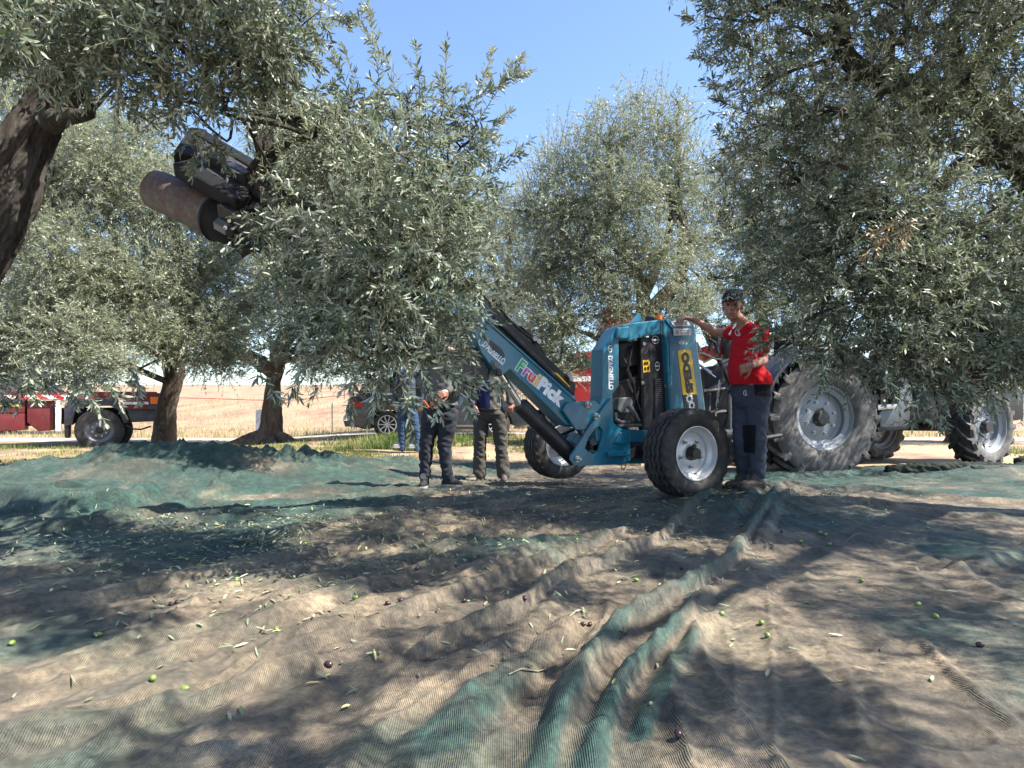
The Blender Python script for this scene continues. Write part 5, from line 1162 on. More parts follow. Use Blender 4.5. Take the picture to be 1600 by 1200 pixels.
# ------------------------------------------------------------------ parked car
cz = HZ(-1.5, 15.3)
KU = Vector((1, .10, 0)).normalized(); KV = Vector((-.10, 1, 0)).normalized()
K0 = Vector((-3.86, 15.0, cz))
car = empty('parked_car', (K0.x+2, 15.8, cz), 'silver blue estate car parked beyond the grass, seen between the legs of the standing men', 'car')
def kp(s, z, v=0): return K0+KU*s+KV*v+UP*z
def arch(cx, r_, n=9): return [(cx+r_*math.cos(t), .32+r_*math.sin(t)) for t in np.linspace(PI, 0, n)]
prof = [(0.02, .35), (.35, .22)] + [(.55, .22)] + arch(.92, .37)[0:] + [(1.4, .20), (3.0, .20)] + arch(3.52, .37) + [(4.05, .25), (4.35, .32), (4.38, .62), (4.25, .80), (3.2, .98), (2.9, .99), (.25, 1.02), (.03, .95), (-.05, .6)]
bm = bmesh.new(); prism(bm, [kp(s, z) for s, z in prof], KV*1.72, .03); obj_bm('body', bm, silverc, car, True, 40)
bm = bmesh.new(); prism(bm, [kp(s, z, .12) for s, z in [(.15, 1.0), (.45, 1.38), (.8, 1.46), (2.0, 1.47), (2.45, 1.38), (3.15, .98)]], KV*1.46, .04); obj_bm('cabin', bm, silverc, car, True, 40)
for pts in ([(.35, 1.04), (.55, 1.34), (.95, 1.40), (1.0, 1.04)], [(1.06, 1.04), (1.08, 1.40), (1.85, 1.40), (1.9, 1.04)], [(1.98, 1.04), (1.95, 1.40), (2.3, 1.34), (2.85, 1.03)]):
    bm = bmesh.new(); prism(bm, [kp(s, z, .115) for s, z in pts], KV*.02, .004); obj_bm('window', bm, glassd, car)
bm = bmesh.new(); prism(bm, [kp(.02, .70, -.01), kp(.38, .76, -.01), (kp(.36, .86, -.01)), kp(.05, .88, -.01)], KV*.3, .01); obj_bm('tail_lamp', bm, redlens, car, True)
bm = bmesh.new(); prism(bm, [kp(-.065, .55, .3), kp(-.065, .55, .8), kp(-.06, .70, .8), kp(-.06, .70, .3)], KU*-.01); obj_bm('plate', bm, whitep, car)
bm = bmesh.new(); prism(bm, [kp(-.06, .28, .02), kp(.5, .24, .02), kp(.5, .36, .02), kp(-.1, .42, .02)], KV*1.68, .02); obj_bm('rear_bumper', bm, silverc, car, True)
bm = bmesh.new(); prism(bm, [kp(1.42, .27, -.02), kp(3.0, .27, -.02), kp(3.0, .31, -.02), kp(1.42, .31, -.02)], KV*.03, .004); obj_bm('side_trim', bm, steel, car)
for s in (1.0, 1.95):
    bm = bmesh.new(); prism(bm, [kp(s, .35, -.003), kp(s+.012, .35, -.003), kp(s+.012, .98, -.003), kp(s, .98, -.003)], KV*.01); obj_bm('door_gap', bm, black, car)
    bm = bmesh.new(); prism(bm, [kp(s+.1, .80, -.03), kp(s+.28, .80, -.03), kp(s+.28, .83, -.03), kp(s+.1, .83, -.03)], KV*.04, .005); obj_bm('door_handle', bm, silverc, car)
def spoke_wheel(parent, c, ax, r, wdt, rr):
    d, x, y = frame_for(ax); h = wdt/2; bm = bmesh.new()
    lathe(bm, [(rr, h), (rr*.93, h), (rr*.9, h-.06), (rr*.9, -h), (rr, -h)], c, d, 40, True)
    for k in range(10):
        a = k*2*PI/10; rd = x*math.cos(a)+y*math.sin(a); tg = -x*math.sin(a)+y*math.cos(a)
        prism(bm, [c+d*(h-.02)+rd*.03+tg*.012, c+d*(h-.01)+rd*rr*.95+tg*.010, c+d*(h-.01)+rd*rr*.95-tg*.010, c+d*(h-.02)+rd*.03-tg*.012], d*-.02)
    lathe(bm, [(0, h-.01), (.05, h-.012), (.05, h-.05), (0, h-.05)], c, d, 16)
    wo = obj_bm('wheel', bm, rimw, parent, True, 30)
    bm = bmesh.new(); lathe(bm, [(0, -.02), (rr*.9, -.02), (rr*.9, -.03), (0, -.03)], c, d, 24); obj_bm('brake_disc', bm, black, wo)
    bm = bmesh.new(); lathe(bm, [(rr, .9*h), (rr+.05, 1.02*h), (r-.02, .9*h), (r, .6*h), (r, -.6*h), (r-.02, -.9*h), (rr, -.9*h)], c, d, 48); obj_bm('tyre', bm, rubber, wo, True, 40)
for s in (.92, 3.52):
    for v in (.10, 1.62): spoke_wheel(car, kp(s, .325, v), -KV if v < 1 else KV, .325, .2, .22)

# red combine-like vehicle half hidden behind the centre tree
rz = HZ(3.2, 20)
rv = empty('red_lorry', (2.6, 20, rz), 'red lorry with a pale band, glimpsed through the leaves behind the centre tree', 'lorry')
def vp(px_, py_, d_): return W(px_, py_, d_)
bm = bmesh.new(); prism(bm, [vp(886, 655, 20), vp(882, 640, 20), vp(884, 575, 20), vp(892, 552, 20), vp(942, 548, 20), vp(945, 480, 20), vp(985, 478, 20), vp(1000, 655, 20)], Vector((0, 2, 0)), .08); obj_bm('body', bm, redp, rv, True)
bm = bmesh.new(); prism(bm, [vp(890, 576, 19.97), vp(896, 560, 19.97), vp(930, 558, 19.97), vp(930, 576, 19.97)], Vector((0, .03, 0)), .01); obj_bm('window', bm, glassd, rv)
bm = bmesh.new(); prism(bm, [vp(884, 588, 19.97), vp(990, 588, 19.97), vp(990, 596, 19.97), vp(884, 596, 19.97)], Vector((0, .03, 0)), .005); obj_bm('pale_band', bm, whitep, rv)
for a in (905, 975): plain_wheel(rv, vp(a, 660, 20.1), Vector((0, -1, 0)), .36, .22, .22, rimg, nuts=5)

# white marker post by the flared tree
wz = HZ(-6.75, 17.0)
bm = bmesh.new(); a = W(401, 662, 17.0); boxm(bm, Vector((a.x+.08, 17.0, wz+.42)), .17, .12, .86, bev=.01)
wp = obj_bm('marker_post', bm, whitep); tag(wp, 'white marker post standing left of the flared olive trunk', 'post')
# thin red barrier cord along the field edge
cords = empty('barrier_fence', (-8, 21, HZ(-8, 21)), 'thin barrier line on short posts running along the stubble field edge', 'fence')
bm = bmesh.new(); tube(bm, [Vector((x_, 21, HZ(x_, 21)+1.15+.04*math.sin(x_))) for x_ in np.linspace(-16, 3, 40)], .012, 6); obj_bm('cord', bm, redp, cords, True)
for x_ in np.arange(-14, 3.1, 8.1):
    bm = bmesh.new(); tube(bm, [Vector((x_, 21, HZ(x_, 21)-.1)), Vector((x_, 21, HZ(x_, 21)+.95))], .02, 8); obj_bm('post', bm, greym, cords, True)

# ------------------------------------------------------------------ people
def remesh(name, prims, voxel, mat_, parent, smooth_it=3, disp=None, cut=None):
    """one continuous skin grown from overlapping tapered capsules and ellipsoids"""
    bm = bmesh.new()
    for p in prims:
        if p[0] == 'c':
            _, a, b_, ra, rb = p[:5]; fl = p[5] if len(p) > 5 else None
            a = Vector(a); b_ = Vector(b_); d = b_-a
            if d.length < 1e-6: d = Vector((0, 0, 1e-4))
            d_, x, y = frame_for(d); n = 16; prof = []
            for k in range(5): t = -PI/2+PI/2*k/4; prof.append((ra*math.cos(t), ra*math.sin(t)))
            for k in range(5): t = PI/2*k/4; prof.append((rb*math.cos(t), d.length+rb*math.sin(t)))
            rings = []
            for r_, h_ in prof:
                if r_ < 1e-5: rings.append([bm.verts.new(a+d_*h_)])
                else:
                    rings.append([bm.verts.new(a+d_*h_+(x*math.cos(2*PI*k/n)+y*math.sin(2*PI*k/n))*r_) for k in range(n)])
            for q, s_ in zip(rings, rings[1:]):
                for k in range(n):
                    k2 = (k+1) % n
                    if len(q) == 1: bm.faces.new((q[0], s_[k2], s_[k]))
                    elif len(s_) == 1: bm.faces.new((q[k], q[k2], s_[0]))
                    else: bm.faces.new((q[k], q[k2], s_[k2], s_[k]))
        else:   # ellipsoid: centre, radii, rotation matrix
            _, c, rad, M_ = p
            r = bmesh.ops.create_uvsphere(bm, u_segments=20, v_segments=12, radius=1)
            for v in r['verts']:
                q = Vector((v.co.x*rad[0], v.co.y*rad[1], v.co.z*rad[2])); v.co = Vector(c) + (M_ @ q)
    bmesh.ops.recalc_face_normals(bm, faces=bm.faces)
    me = bpy.data.meshes.new('tmp'); bm.to_mesh(me); bm.free()
    o = bpy.data.objects.new('tmp', me); col.objects.link(o)
    md = o.modifiers.new('r', 'REMESH'); md.mode = 'VOXEL'; md.voxel_size = voxel
    ms = o.modifiers.new('s', 'SMOOTH'); ms.iterations = smooth_it; ms.factor = .5
    m2 = bpy.data.meshes.new_from_object(o.evaluated_get(bpy.context.evaluated_depsgraph_get()))
    bpy.data.objects.remove(o); bpy.data.meshes.remove(me)
    if cut:
        bm = bmesh.new(); bm.from_mesh(m2)
        for co, no in cut:
            g = bm.verts[:]+bm.edges[:]+bm.faces[:]; bmesh.ops.bisect_plane(bm, geom=g, plane_co=co, plane_no=no, clear_outer=True)
            es = [e for e in bm.edges if e.is_boundary]; bmesh.ops.holes_fill(bm, edges=es, sides=0)
        bm.to_mesh(m2); bm.free()
    if disp:
        nrm = [v.normal.copy() for v in m2.vertices]
        for v, n_ in zip(m2.vertices, nrm): v.co += n_*disp(v.co)
    m2.name = name; m2.materials.clear(); m2.materials.append(mat_)
    m2.polygons.foreach_set('use_smooth', np.ones(len(m2.polygons), bool))
    q = bpy.data.objects.new(name, m2); return link(q, parent)
def wrinkle(amp=.010, sx=9, sz=16, seed=0.):
    def f(c):
        a = mnoise.noise(Vector((c.x*sx+seed, c.y*sx, c.z*sz+c.x*6))); b_ = mnoise.noise(Vector((c.x*sx*2.3+seed, c.y*sx*2, c.z*sz*2.1-c.x*9)))
        return amp*((1-abs(a)*2.2)*.8 + .5*b_ - .4)
    return f
def rotz(a): return Matrix.Rotation(a, 3, 'Z')
def head_prims(c, face, tilt=0, s=1.0):
    """c head centre, face unit direction looked towards"""
    f = Vector(face).normalized(); r_ = f.cross(UP).normalized(); u = r_.cross(f)
    M_ = Matrix((r_, f, u)).transposed()
    L_ = lambda x, y, z: c + (r_*x+f*y+u*z)*s
    P = [('e', L_(0, -.012, .03), (.074*s, .094*s, .085*s), M_), ('e', L_(0, .018, -.035), (.060*s, .070*s, .085*s), M_), ('e', L_(0, .045, -.088), (.030*s, .030*s, .028*s), M_),
         ('c', L_(0, .082, .018), L_(0, .108, -.022), .010*s, .014*s), ('e', L_(0, .098, -.026), (.017*s, .014*s, .010*s), M_),
         ('c', L_(-.042, .072, .032), L_(.042, .072, .032), .013*s, .013*s),
         ('c', L_(-.022, .078, -.058), L_(.022, .078, -.058), .009*s, .009*s), ('c', L_(-.018, .078, -.069), L_(.018, .078, -.069), .008*s, .008*s),
         ('e', L_(-.045, .055, -.022), (.020*s, .018*s, .022*s), M_), ('e', L_(.045, .055, -.022), (.020*s, .018*s, .022*s), M_),
         ('e', L_(-.078, -.008, -.008), (.010*s, .018*s, .032*s), M_), ('e', L_(.078, -.008, -.008), (.010*s, .018*s, .032*s), M_)]
    return P, L_, M_
def eyes(L_, parent, s=1.0):
    for sx in (-1, 1):
        bm = bmesh.new(); bmesh.ops.create_uvsphere(bm, u_segments=12, v_segments=8, radius=.012*s)
        for v in bm.verts: v.co += L_(sx*.031, .0685, .010)
        obj_bm('eye', bm, mat_eye, parent, True)
mat_eye = mat('eye', (.06, .045, .04), .2, var=.3)
def hand_prims(wr, dirv, palm_n, side, curl=.35, spread=.10, s=1.0, thumb=1):
    """wr wrist, dirv towards the fingers, palm_n out of the back of the hand, thumb on side*cross"""
    d = Vector(dirv).normalized(); n_ = Vector(palm_n); n_ = (n_-d*n_.dot(d)).normalized(); l = d.cross(n_).normalized()*side
    P = [('c', wr, wr+d*.03*s, .026*s, .028*s), ('c', wr+d*.035*s+l*.020*s, wr+d*.080*s+l*.026*s, .020*s, .017*s), ('c', wr+d*.035*s-l*.018*s, wr+d*.076*s-l*.024*s, .020*s, .016*s), ('c', wr+d*.035*s, wr+d*.08*s, .021*s, .018*s)]
    Ls = [.072, .080, .074, .058]; offs = [.030, .010, -.010, -.029]
    for i, (L_, o_) in enumerate(zip(Ls, offs)):
        a = wr+d*.082*s+l*o_*s; dd = (d + l*spread*(1.5-i)*.6).normalized(); c1 = curl*(1+.1*i); 
        p1 = a+(dd*math.cos(c1)-n_*math.sin(c1))*L_*.45*s; p2 = p1+(dd*math.cos(c1*2)-n_*math.sin(c1*2))*L_*.32*s; p3 = p2+(dd*math.cos(c1*2.7)-n_*math.sin(c1*2.7))*L_*.25*s
        P += [('c', a, p1, .0092*s, .0085*s), ('c', p1, p2, .0085*s, .0078*s), ('c', p2, p3, .0078*s, .0066*s)]
    a = wr+d*.02*s+l*.025*s; p1 = a+(l*.75+d*.6-n_*.25).normalized()*.042*s; p2 = p1+(l*.35+d*.9-n_*.25).normalized()*.032*s; p3 = p2+(l*.15+d*.95-n_*.3).normalized()*.024*s
    P += [('c', a, p1, .014*s, .011*s), ('c', p1, p2, .011*s, .0098*s), ('c', p2, p3, .0098*s, .008*s)]
    return P
def shoe(name, heel, toe, mat_, parent, sole=soleg, h=.085, boot=0.0, ankle=None, w_=.045):
    heel = Vector(heel); toe = Vector(toe); f = (toe-heel).normalized()
    P = [('c', heel+UP*.045, heel+f*.10+UP*.045, w_*.9, w_), ('c', heel+f*.10+UP*.040, toe-f*.03+UP*.034, w_, w_*.78), ('c', heel+f*.02+UP*.07, heel+f*.07+UP*(.09+boot), w_*.95, w_*.98)]
    if ankle is not None: P.append(('c', heel+f*.03+UP*.08, ankle, w_*.98, w_*1.02))
    o = remesh(name, P, .008, mat_, parent, 2, wrinkle(.004, 25, 25), cut=[(heel+UP*.015, -UP)])
    bm = bmesh.new(); s_ = f.cross(UP); L_ = (toe-heel).length+.045; ring = []
    for t in np.linspace(0, 2*PI, 24, endpoint=False):
        q = heel-f*.05 + f*(L_+.03)*(.5-.5*math.cos(t)) + s_*math.sin(t)*w_*1.08*(1.0-.12*math.cos(t+.5)); ring.append(q+UP*.001)
    prism(bm, ring, UP*.026, .004); obj_bm('sole', bm, sole, o, True); return o

# --- the man in red leaning on the shaker
D0 = 5.66
fz = NZ(W(1180, 700, D0).x, D0)
man = empty('person', (W(1178, 700, D0).x, D0, fz), 'man in red T-shirt, navy cap and slate trousers, one hand on hip', 'person')
hc = W(1145, 479, 5.62); face = Vector((-.42, -.90, -.05))
hp, HL, HM = head_prims(hc, face, s=1.04)
neckb = W(1163, 512, 5.66)
shR = W(1151, 521, 5.80); shL = W(1189, 522, 5.56)
elR = W(1120, 519, 5.96); wrR = W(1083, 499, 6.02)
elL = W(1193, 563, 5.56); wrL = W(1174, 571, 5.38)
chest = W(1168, 540, 5.67); belly = W(1166, 578, 5.63); pelv = W(1172, 612, 5.66)
B = list(hp)
B += [('c', hc+HM@Vector((0, -.03, -.06)), neckb, .055, .066), ('c', shR, elR, .046, .038), ('c', elR, elR.lerp(wrR, .35), .040, .038), ('c', elR.lerp(wrR, .3), wrR, .038, .026),
      ('c', shL, elL, .048, .040), ('c', elL, elL.lerp(wrL, .35), .041, .039), ('c', elL.lerp(wrL, .3), wrL, .038, .027),
      ('c', neckb, chest, .075, .13), ('c', chest, belly, .13, .13), ('c', belly, pelv, .13, .12), ('c', neckb, shR, .06, .05), ('c', neckb, shL, .06, .05)]
B += hand_prims(wrR, (W(1066, 495, 5.99)-wrR), Vector((-.1, -.2, 1)), 1, .42, .12, 1.05)
B += hand_prims(wrL, (W(1160, 577, 5.44)-wrL), Vector((-.2, -.95, .25)), -1, .45, .12, 1.05)
hipR = W(1163, 622, 5.72); hipL = W(1182, 622, 5.60)
knR = W(1158, 690, 5.66); knL = W(1184, 690, 5.57); anR = W(1163, 750, 5.78); anL = W(1184, 752, 5.60)
anR.z = max(anR.z, NZ(anR.x, anR.y)+.09); anL.z = NZ(anL.x, anL.y)+.09
B += [('c', hipR, knR, .075, .05), ('c', knR, anR, .05, .04), ('c', hipL, knL, .075, .05), ('c', knL, anL, .05, .04)]
body = remesh('body', B, .0062, skin, man, 3)
eyes(HL, body, 1.04)
bm = bmesh.new()
for sx in (-1, 1): tube(bm, [HL(sx*.018, .092, .030), HL(sx*.048, .076, .032)], [.0035, .0025], 6)
tube(bm, [HL(-.02, .0895, -.063), HL(0, .092, -.0625), HL(.02, .0895, -.063)], .0022, 6)
obj_bm('eyebrows', bm, hairm, body)
hr = remesh('hair', [('e', HL(0, -.030, .028), (.084, .088, .086), HM), ('c', HL(-.080, -.01, .02), HL(-.078, .0, .045), .012, .012), ('c', HL(.080, -.01, .02), HL(.078, .0, .045), .012, .012), ('e', HL(0, -.055, -.03), (.066, .05, .05), HM)], .007, hairm, man, 2, wrinkle(.004, 60, 60))
cap = remesh('cap', [('e', HL(0, -.008, .072), (.091, .109, .084), HM), ('e', HL(0, .0, .055), (.0895, .106, .03), HM)], .007, navycloth if False else mat('navy_cap_cloth', (.008, .009, .022), .85, var=.3, scale=200), man, 2, None, cut=[(HL(0, 0, .042), -(HM@Vector((0, 0, 1))))])
bm = bmesh.new(); r1_, r2_ = [], []
for t in np.linspace(-1.15, 1.15, 15):
    a_ = HL(math.sin(t)*.082, math.cos(t)*.092+.004, .052-.006*math.cos(t*1.2)); b_ = HL(math.sin(t)*.088, .05+math.cos(t)*.125, .040-.012*abs(math.sin(t))); r1_.append(bm.verts.new(a_)); r2_.append(bm.verts.new(b_))
fs_ = [bm.faces.new((r1_[k], r1_[k+1], r2_[k+1], r2_[k])) for k in range(14)]
r = bmesh.ops.extrude_face_region(bm, geom=fs_); bmesh.ops.translate(bm, verts=[e for e in r['geom'] if isinstance(e, bmesh.types.BMVert)], vec=Vector((0, 0, .006))); obj_bm('cap_peak', bm, MATS['navy_cap_cloth'], cap, True)
bm = bmesh.new(); tube(bm, [HL(math.sin(t)*.093, math.cos(t)*.106, .062+.012*math.sin(t*6)) for t in np.linspace(-.9, .9, 16)], .0022, 5); tube(bm, [HL(.091*math.sin(1.3), .106*math.cos(1.3), .055), HL(.085, .0, .09), HL(.06, .04, .12)], .002, 5); obj_bm('cap_piping', bm, whitei, cap)
# T-shirt
SH = [('c', neckb+Vector((0, 0, -.03)), chest, .082, .148), ('c', chest+Vector((.015, 0, 0)), belly, .155, .158), ('c', belly, pelv+Vector((0, 0, .03)), .158, .150), ('c', belly+Vector((-.035, -.02, 0)), belly+Vector((-.03, -.02, -.07)), .13, .125), ('c', belly+Vector((.04, .0, -.05)), W(1183, 596, 5.6), .12, .13),
      ('c', neckb+Vector((0, 0, -.045)), shR, .075, .066), ('c', neckb+Vector((.01, 0, -.03)), shL+Vector((.0, 0, .0)), .088, .074), ('c', shR, shR.lerp(elR, .55), .066, .062), ('c', shL, shL.lerp(elL, .52), .076, .068)]
neckdir = (hc+Vector((0, 0, -.05))-neckb).normalized()
shirt = remesh('t_shirt', SH, .008, redcloth, man, 4, wrinkle(.010, 7, 11, 3), cut=[(W(1172, 601, 5.62), Vector((0, 0, -1))), (neckb+neckdir*.035, neckdir), (shR.lerp(elR, .52), (elR-shR).normalized())])
bm = bmesh.new(); cc = W(1154, 521, 5.49)
fd = Vector((-.45, -.89, .05)).normalized(); rx = fd.cross(UP).normalized()*-1
def mark(c_, r_, m_, parent, nm='chest_logo'):
    """ring-and-figure emblem laid on the cloth by casting onto it"""
    bm = bmesh.new(); x = Vector((.89, -.45, 0)); n = 18
    tg = [p for p in [(math.cos(t)*r_*.75, math.sin(t)*r_) for t in np.linspace(1.2, 2*PI-.6, n)]]
    dg = bpy.context.evaluated_depsgraph_get()
    def onto(u_, v_):
        q = c_+x*u_+UP*v_; d_ = (Vector((0, 0, CAMZ))-q).normalized(); org = q+d_*.4
        ok, loc, nn, _ = parent.ray_cast(org, -d_); return (loc+nn*.004) if ok else q
    tube(bm, [onto(*p) for p in tg], r_*.11, 5)
    tube(bm, [onto(-r_*.2, r_*.45), onto(r_*.15, r_*.5), onto(r_*.2, r_*.2), onto(-r_*.05, r_*.02), onto(r_*.3, -r_*.15), onto(r_*.25, -r_*.5), onto(-r_*.15, -r_*.5)], r_*.12, 5)
    obj_bm(nm, bm, m_, parent)
bpy.context.view_layer.update()
mark(W(1154, 519, 5.5), .031, whitei, shirt)
# sunglasses-strap / white tag hanging at the collar
bm = bmesh.new(); tube(bm, [W(1151, 500, 5.56), W(1149, 508, 5.54), W(1142, 520, 5.53), W(1137, 524, 5.52)], .004, 5); obj_bm('lanyard', bm, ink, man)
bm = bmesh.new(); prism(bm, [W(1144, 513, 5.52), W(1147, 507, 5.52), W(1150.5, 504, 5.52), W(1150, 509, 5.52), W(1146, 514, 5.52)], Vector((0, .004, 0))); prism(bm, [W(1138, 522, 5.51), W(1142, 516, 5.51), W(1143.5, 515, 5.51), W(1142, 521, 5.51), W(1140, 524, 5.51)], Vector((0, .004, 0))); obj_bm('badge_tag', bm, whitei, man)
# trousers
TRp = [('c', pelv+Vector((-.02, 0, .05)), pelv+Vector((-.02, 0, -.04)), .140, .145), ('c', pelv+Vector((.035, -.02, .05)), pelv+Vector((.04, -.02, -.06)), .135, .135), ('c', hipR, knR, .105, .074), ('c', knR, anR+Vector((0, 0, .03)), .074, .062), ('c', hipL, knL, .112, .080), ('c', knL, anL+Vector((0, 0, .02)), .078, .070)]
trz = remesh('work_trousers', TRp, .009, navycloth, man, 4, wrinkle(.011, 7, 13, 8), cut=[(anL+Vector((0, 0, -.035)), Vector((0, 0, -1)))])
def on_cloth(parent, px_, py_):
    org = Vector((0, 0, CAMZ)); d_ = (W(px_, py_, 5)-org).normalized(); ok, loc, nn, _ = parent.ray_cast(org, d_); return (loc, nn) if ok else (W(px_, py_, 5.45), Vector((0, -1, 0)))
def patch(parent, pts, m_, nm, th=.006, nsub=7):
    """cloth patch following the garment: a small grid cast onto it"""
    bm = bmesh.new(); rows = []
    (a, b_, c, d) = pts
    for i in range(nsub+1):
        row = []
        for j in range(nsub+1):
            u_, v_ = j/nsub, i/nsub
            px_ = (a[0]*(1-u_)+b_[0]*u_)*(1-v_)+(d[0]*(1-u_)+c[0]*u_)*v_; py_ = (a[1]*(1-u_)+b_[1]*u_)*(1-v_)+(d[1]*(1-u_)+c[1]*u_)*v_
            l_, n_ = on_cloth(parent, px_, py_); row.append(bm.verts.new(l_+n_*th))
        rows.append(row)
    for i in range(nsub):
        for j in range(nsub): bm.faces.new((rows[i][j], rows[i][j+1], rows[i+1][j+1], rows[i+1][j]))
    return obj_bm(nm, bm, m_, parent, True)
patch(trz, [(1178, 602), (1202, 602), (1204, 620), (1180, 618)], darkcloth, 'side_pocket')
patch(trz, [(1160, 664), (1181, 664), (1180, 708), (1162, 706)], darkcloth, 'knee_patch')
patch(trz, [(1160, 630), (1196, 630), (1194, 634), (1160, 633)], navycloth, 'pocket_flap')
mark(W(1165, 614, 5.48), .022, whitei, trz, 'pocket_logo')
gl = [W(1147, 669, 5.45), W(1156, 671, 5.45)]
for h_, t_, an in (((anR + Vector((.02, 0, 0))), anR + Vector((-.19, -.06, 0)), anR), (anL+Vector((.03, .0, 0)), anL+Vector((-.17, -.06, 0)), anL)):
    z_ = NZ(h_.x-.08, h_.y)+.004; shoe('work_shoe', (h_.x, h_.y, z_), (t_.x, t_.y, z_), leather, man, sole=mat('dark_sole', (.03, .028, .025), .8), ankle=Vector((an.x, an.y, z_+.12)))

# --- simpler standing people behind
def standing(label, d, jc, P, mats, extra_sh=None, shoes=None, hands=(), s=1.0, head=None, face=(0, -1, 0), seed=0):
    t = empty('person', (W(*P['pel'], d).x, d, NZ(W(*P['pel'], d).x, d)), label, 'person')
    w3 = {k: W(v[0], v[1], d+(v[2] if len(v) > 2 else 0)) for k, v in P.items()}
    hp_, HL_, HM_ = head_prims(w3['head'], face, s=s)
    B = hp_ + [('c', w3['head']-UP*.08, w3['neck'], .052, .06), ('c', w3['neck'], w3['chest'], .08, .13), ('c', w3['chest'], w3['pel'], .13, .12)]
    for q in 'RL':
        B += [('c', w3['neck'], w3['sh'+q], .06, .05), ('c', w3['sh'+q], w3['el'+q], .045, .038), ('c', w3['el'+q], w3['wr'+q], .038, .026), ('c', w3['hip'+q], w3['kn'+q], .075, .05), ('c', w3['kn'+q], w3['an'+q], .05, .038)]
        d_ = (w3['wr'+q]-w3['el'+q]).normalized(); B += hand_prims(w3['wr'+q], d_, Vector((.3 if q == 'L' else -.3, -.9, 0)), 1 if q == 'R' else -1, .35)
    b_ = remesh('body', B, .0075, skin, t, 3); eyes(HL_, b_)
    remesh('hair', [('e', HL_(0, -.022, .045), (.082, .095, .082), HM_), ('e', HL_(0, -.05, -.02), (.066, .05, .05), HM_)], .008, hairm, t, 2, wrinkle(.005, 50, 50), cut=[(HL_(0, .075, .05), (HM_@Vector((0, 1, -.5))).normalized())])
    shp = [('c', w3['neck']-UP*.04, w3['chest'], .10, .165), ('c', w3['chest'], w3['hem'], .165, .158)]
    for q in 'RL': shp += [('c', w3['neck']-UP*.06, w3['sh'+q], .09, .075), ('c', w3['sh'+q], w3['el'+q], .075, .062), ('c', w3['el'+q], w3['wr'+q], .060, .048)]
    js = remesh('jacket', shp, .011, mats[0], t, 3, wrinkle(.014, 7, 12, seed), cut=[(w3['hem'], Vector((0, 0, -1))), (w3['neck']+UP*.02, UP)])
    tp = [('c', w3['pel']+UP*.12, w3['pel'], .135, .14)]
    for q in 'RL': tp += [('c', w3['pel']+(w3['hip'+q]-w3['pel'])*.6, w3['hip'+q], .12, .105), ('c', w3['hip'+q], w3['kn'+q], .105, .078), ('c', w3['kn'+q], w3['an'+q]+UP*.02, .078, jc)]
    tr_ = remesh('trousers', tp, .010, mats[1], t, 3, wrinkle(.013, 8, 14, seed+3), cut=[(Vector((0, 0, min(w3['anR'].z, w3['anL'].z)-.03)), Vector((0, 0, -1)))])
    for q, (dx, dy) in zip('RL', shoes):
        a = w3['an'+q]; z_ = NZ(a.x, a.y)+.003; v_ = Vector((dx, dy, 0)).normalized()
        shoe('shoe', Vector((a.x, a.y, z_))-v_*.03, Vector((a.x, a.y, z_))+v_*.17, mats[2], t, boot=P.get('boot', (0,))[0] if False else 0, ankle=Vector((a.x, a.y, z_+(.15 if mats[2] == blackshoe else .11))))
    return t, w3, js, tr_
PL = dict(head=(694, 522), neck=(697, 548), chest=(695, 575), hem=(693, 633), pel=(688, 640), shR=(672, 556), shL=(722, 556), elR=(660, 598), elL=(732, 598), wrR=(675, 622, -.15), wrL=(700, 612, -.25), hipR=(674, 648), hipL=(702, 648), knR=(666, 697), knL=(694, 697), anR=(664, 747), anL=(699, 746))
t1, w1, j1, tr1 = standing('man in black jeans and black boots, upper body hidden by hanging olive twigs', 6.9, .060, PL, (jackg, denim_b, blackshoe), shoes=((-.1, -1), (.97, -.25)), face=(.4, -.9, 0), seed=1)
bm = bmesh.new(); lathe(bm, [(0, 0), (.030, 0), (.030, .006), (0, .006)], W(661, 744, 6.80), (0, -1, .1), 20); obj_bm('round_boot_patch', bm, greym, t1, True)
mark(W(661, 744, 6.72), .02, ink, t1, 'boot_logo') if False else None
ph = empty('smartphone', W(665, 632, 6.68), 'orange cased phone in the hand of the man in black jeans', 'phone')
bm = bmesh.new(); prism(bm, [W(660, 627, 6.66), W(663, 625, 6.66), W(671, 636, 6.66), W(668, 639, 6.66)], Vector((0, .02, 0)), .004); obj_bm('case', bm, orangem, ph, True)
bm = bmesh.new(); prism(bm, [W(661.5, 627.5, 6.655), W(663, 626.5, 6.655), W(669.5, 636, 6.655), W(668, 637, 6.655)], Vector((0, .004, 0))); obj_bm('screen', bm, glassd, ph)
PM = dict(head=(760, 545), neck=(763, 566), chest=(763, 592), hem=(765, 640), pel=(767, 642), shR=(741, 575), shL=(788, 575), elR=(733, 607), elL=(797, 605), wrR=(740, 632, -.1), wrL=(797, 628, -.05), hipR=(752, 652), hipL=(780, 652), knR=(750, 700), knL=(783, 700), anR=(749, 744), anL=(787, 744))
t2, w2_, j2, tr2 = standing('man in loose grey trousers and navy shirt beside the boom cylinder', 8.0, .085, PM, (mat('brown_grey_jacket', (.10, .095, .085), .9, var=.3, scale=150, bmp=.3), greycl, leather), shoes=((-.8, -.5), (.1, -1)), face=(.5, -.8, 0), seed=5)
patch(j2, [(748, 588), (765, 588), (766, 638), (746, 638)], navyshirt, 'navy_shirt', .010)
PJ = dict(head=(636, 560), neck=(637, 578), chest=(637, 597), hem=(637, 635), pel=(637, 640), shR=(622, 584), shL=(654, 584), elR=(616, 608), elL=(660, 608), wrR=(620, 632), wrL=(656, 632), hipR=(629, 645), hipL=(644, 645), knR=(628, 675), knL=(650, 676), anR=(628, 702), anL=(652, 703))
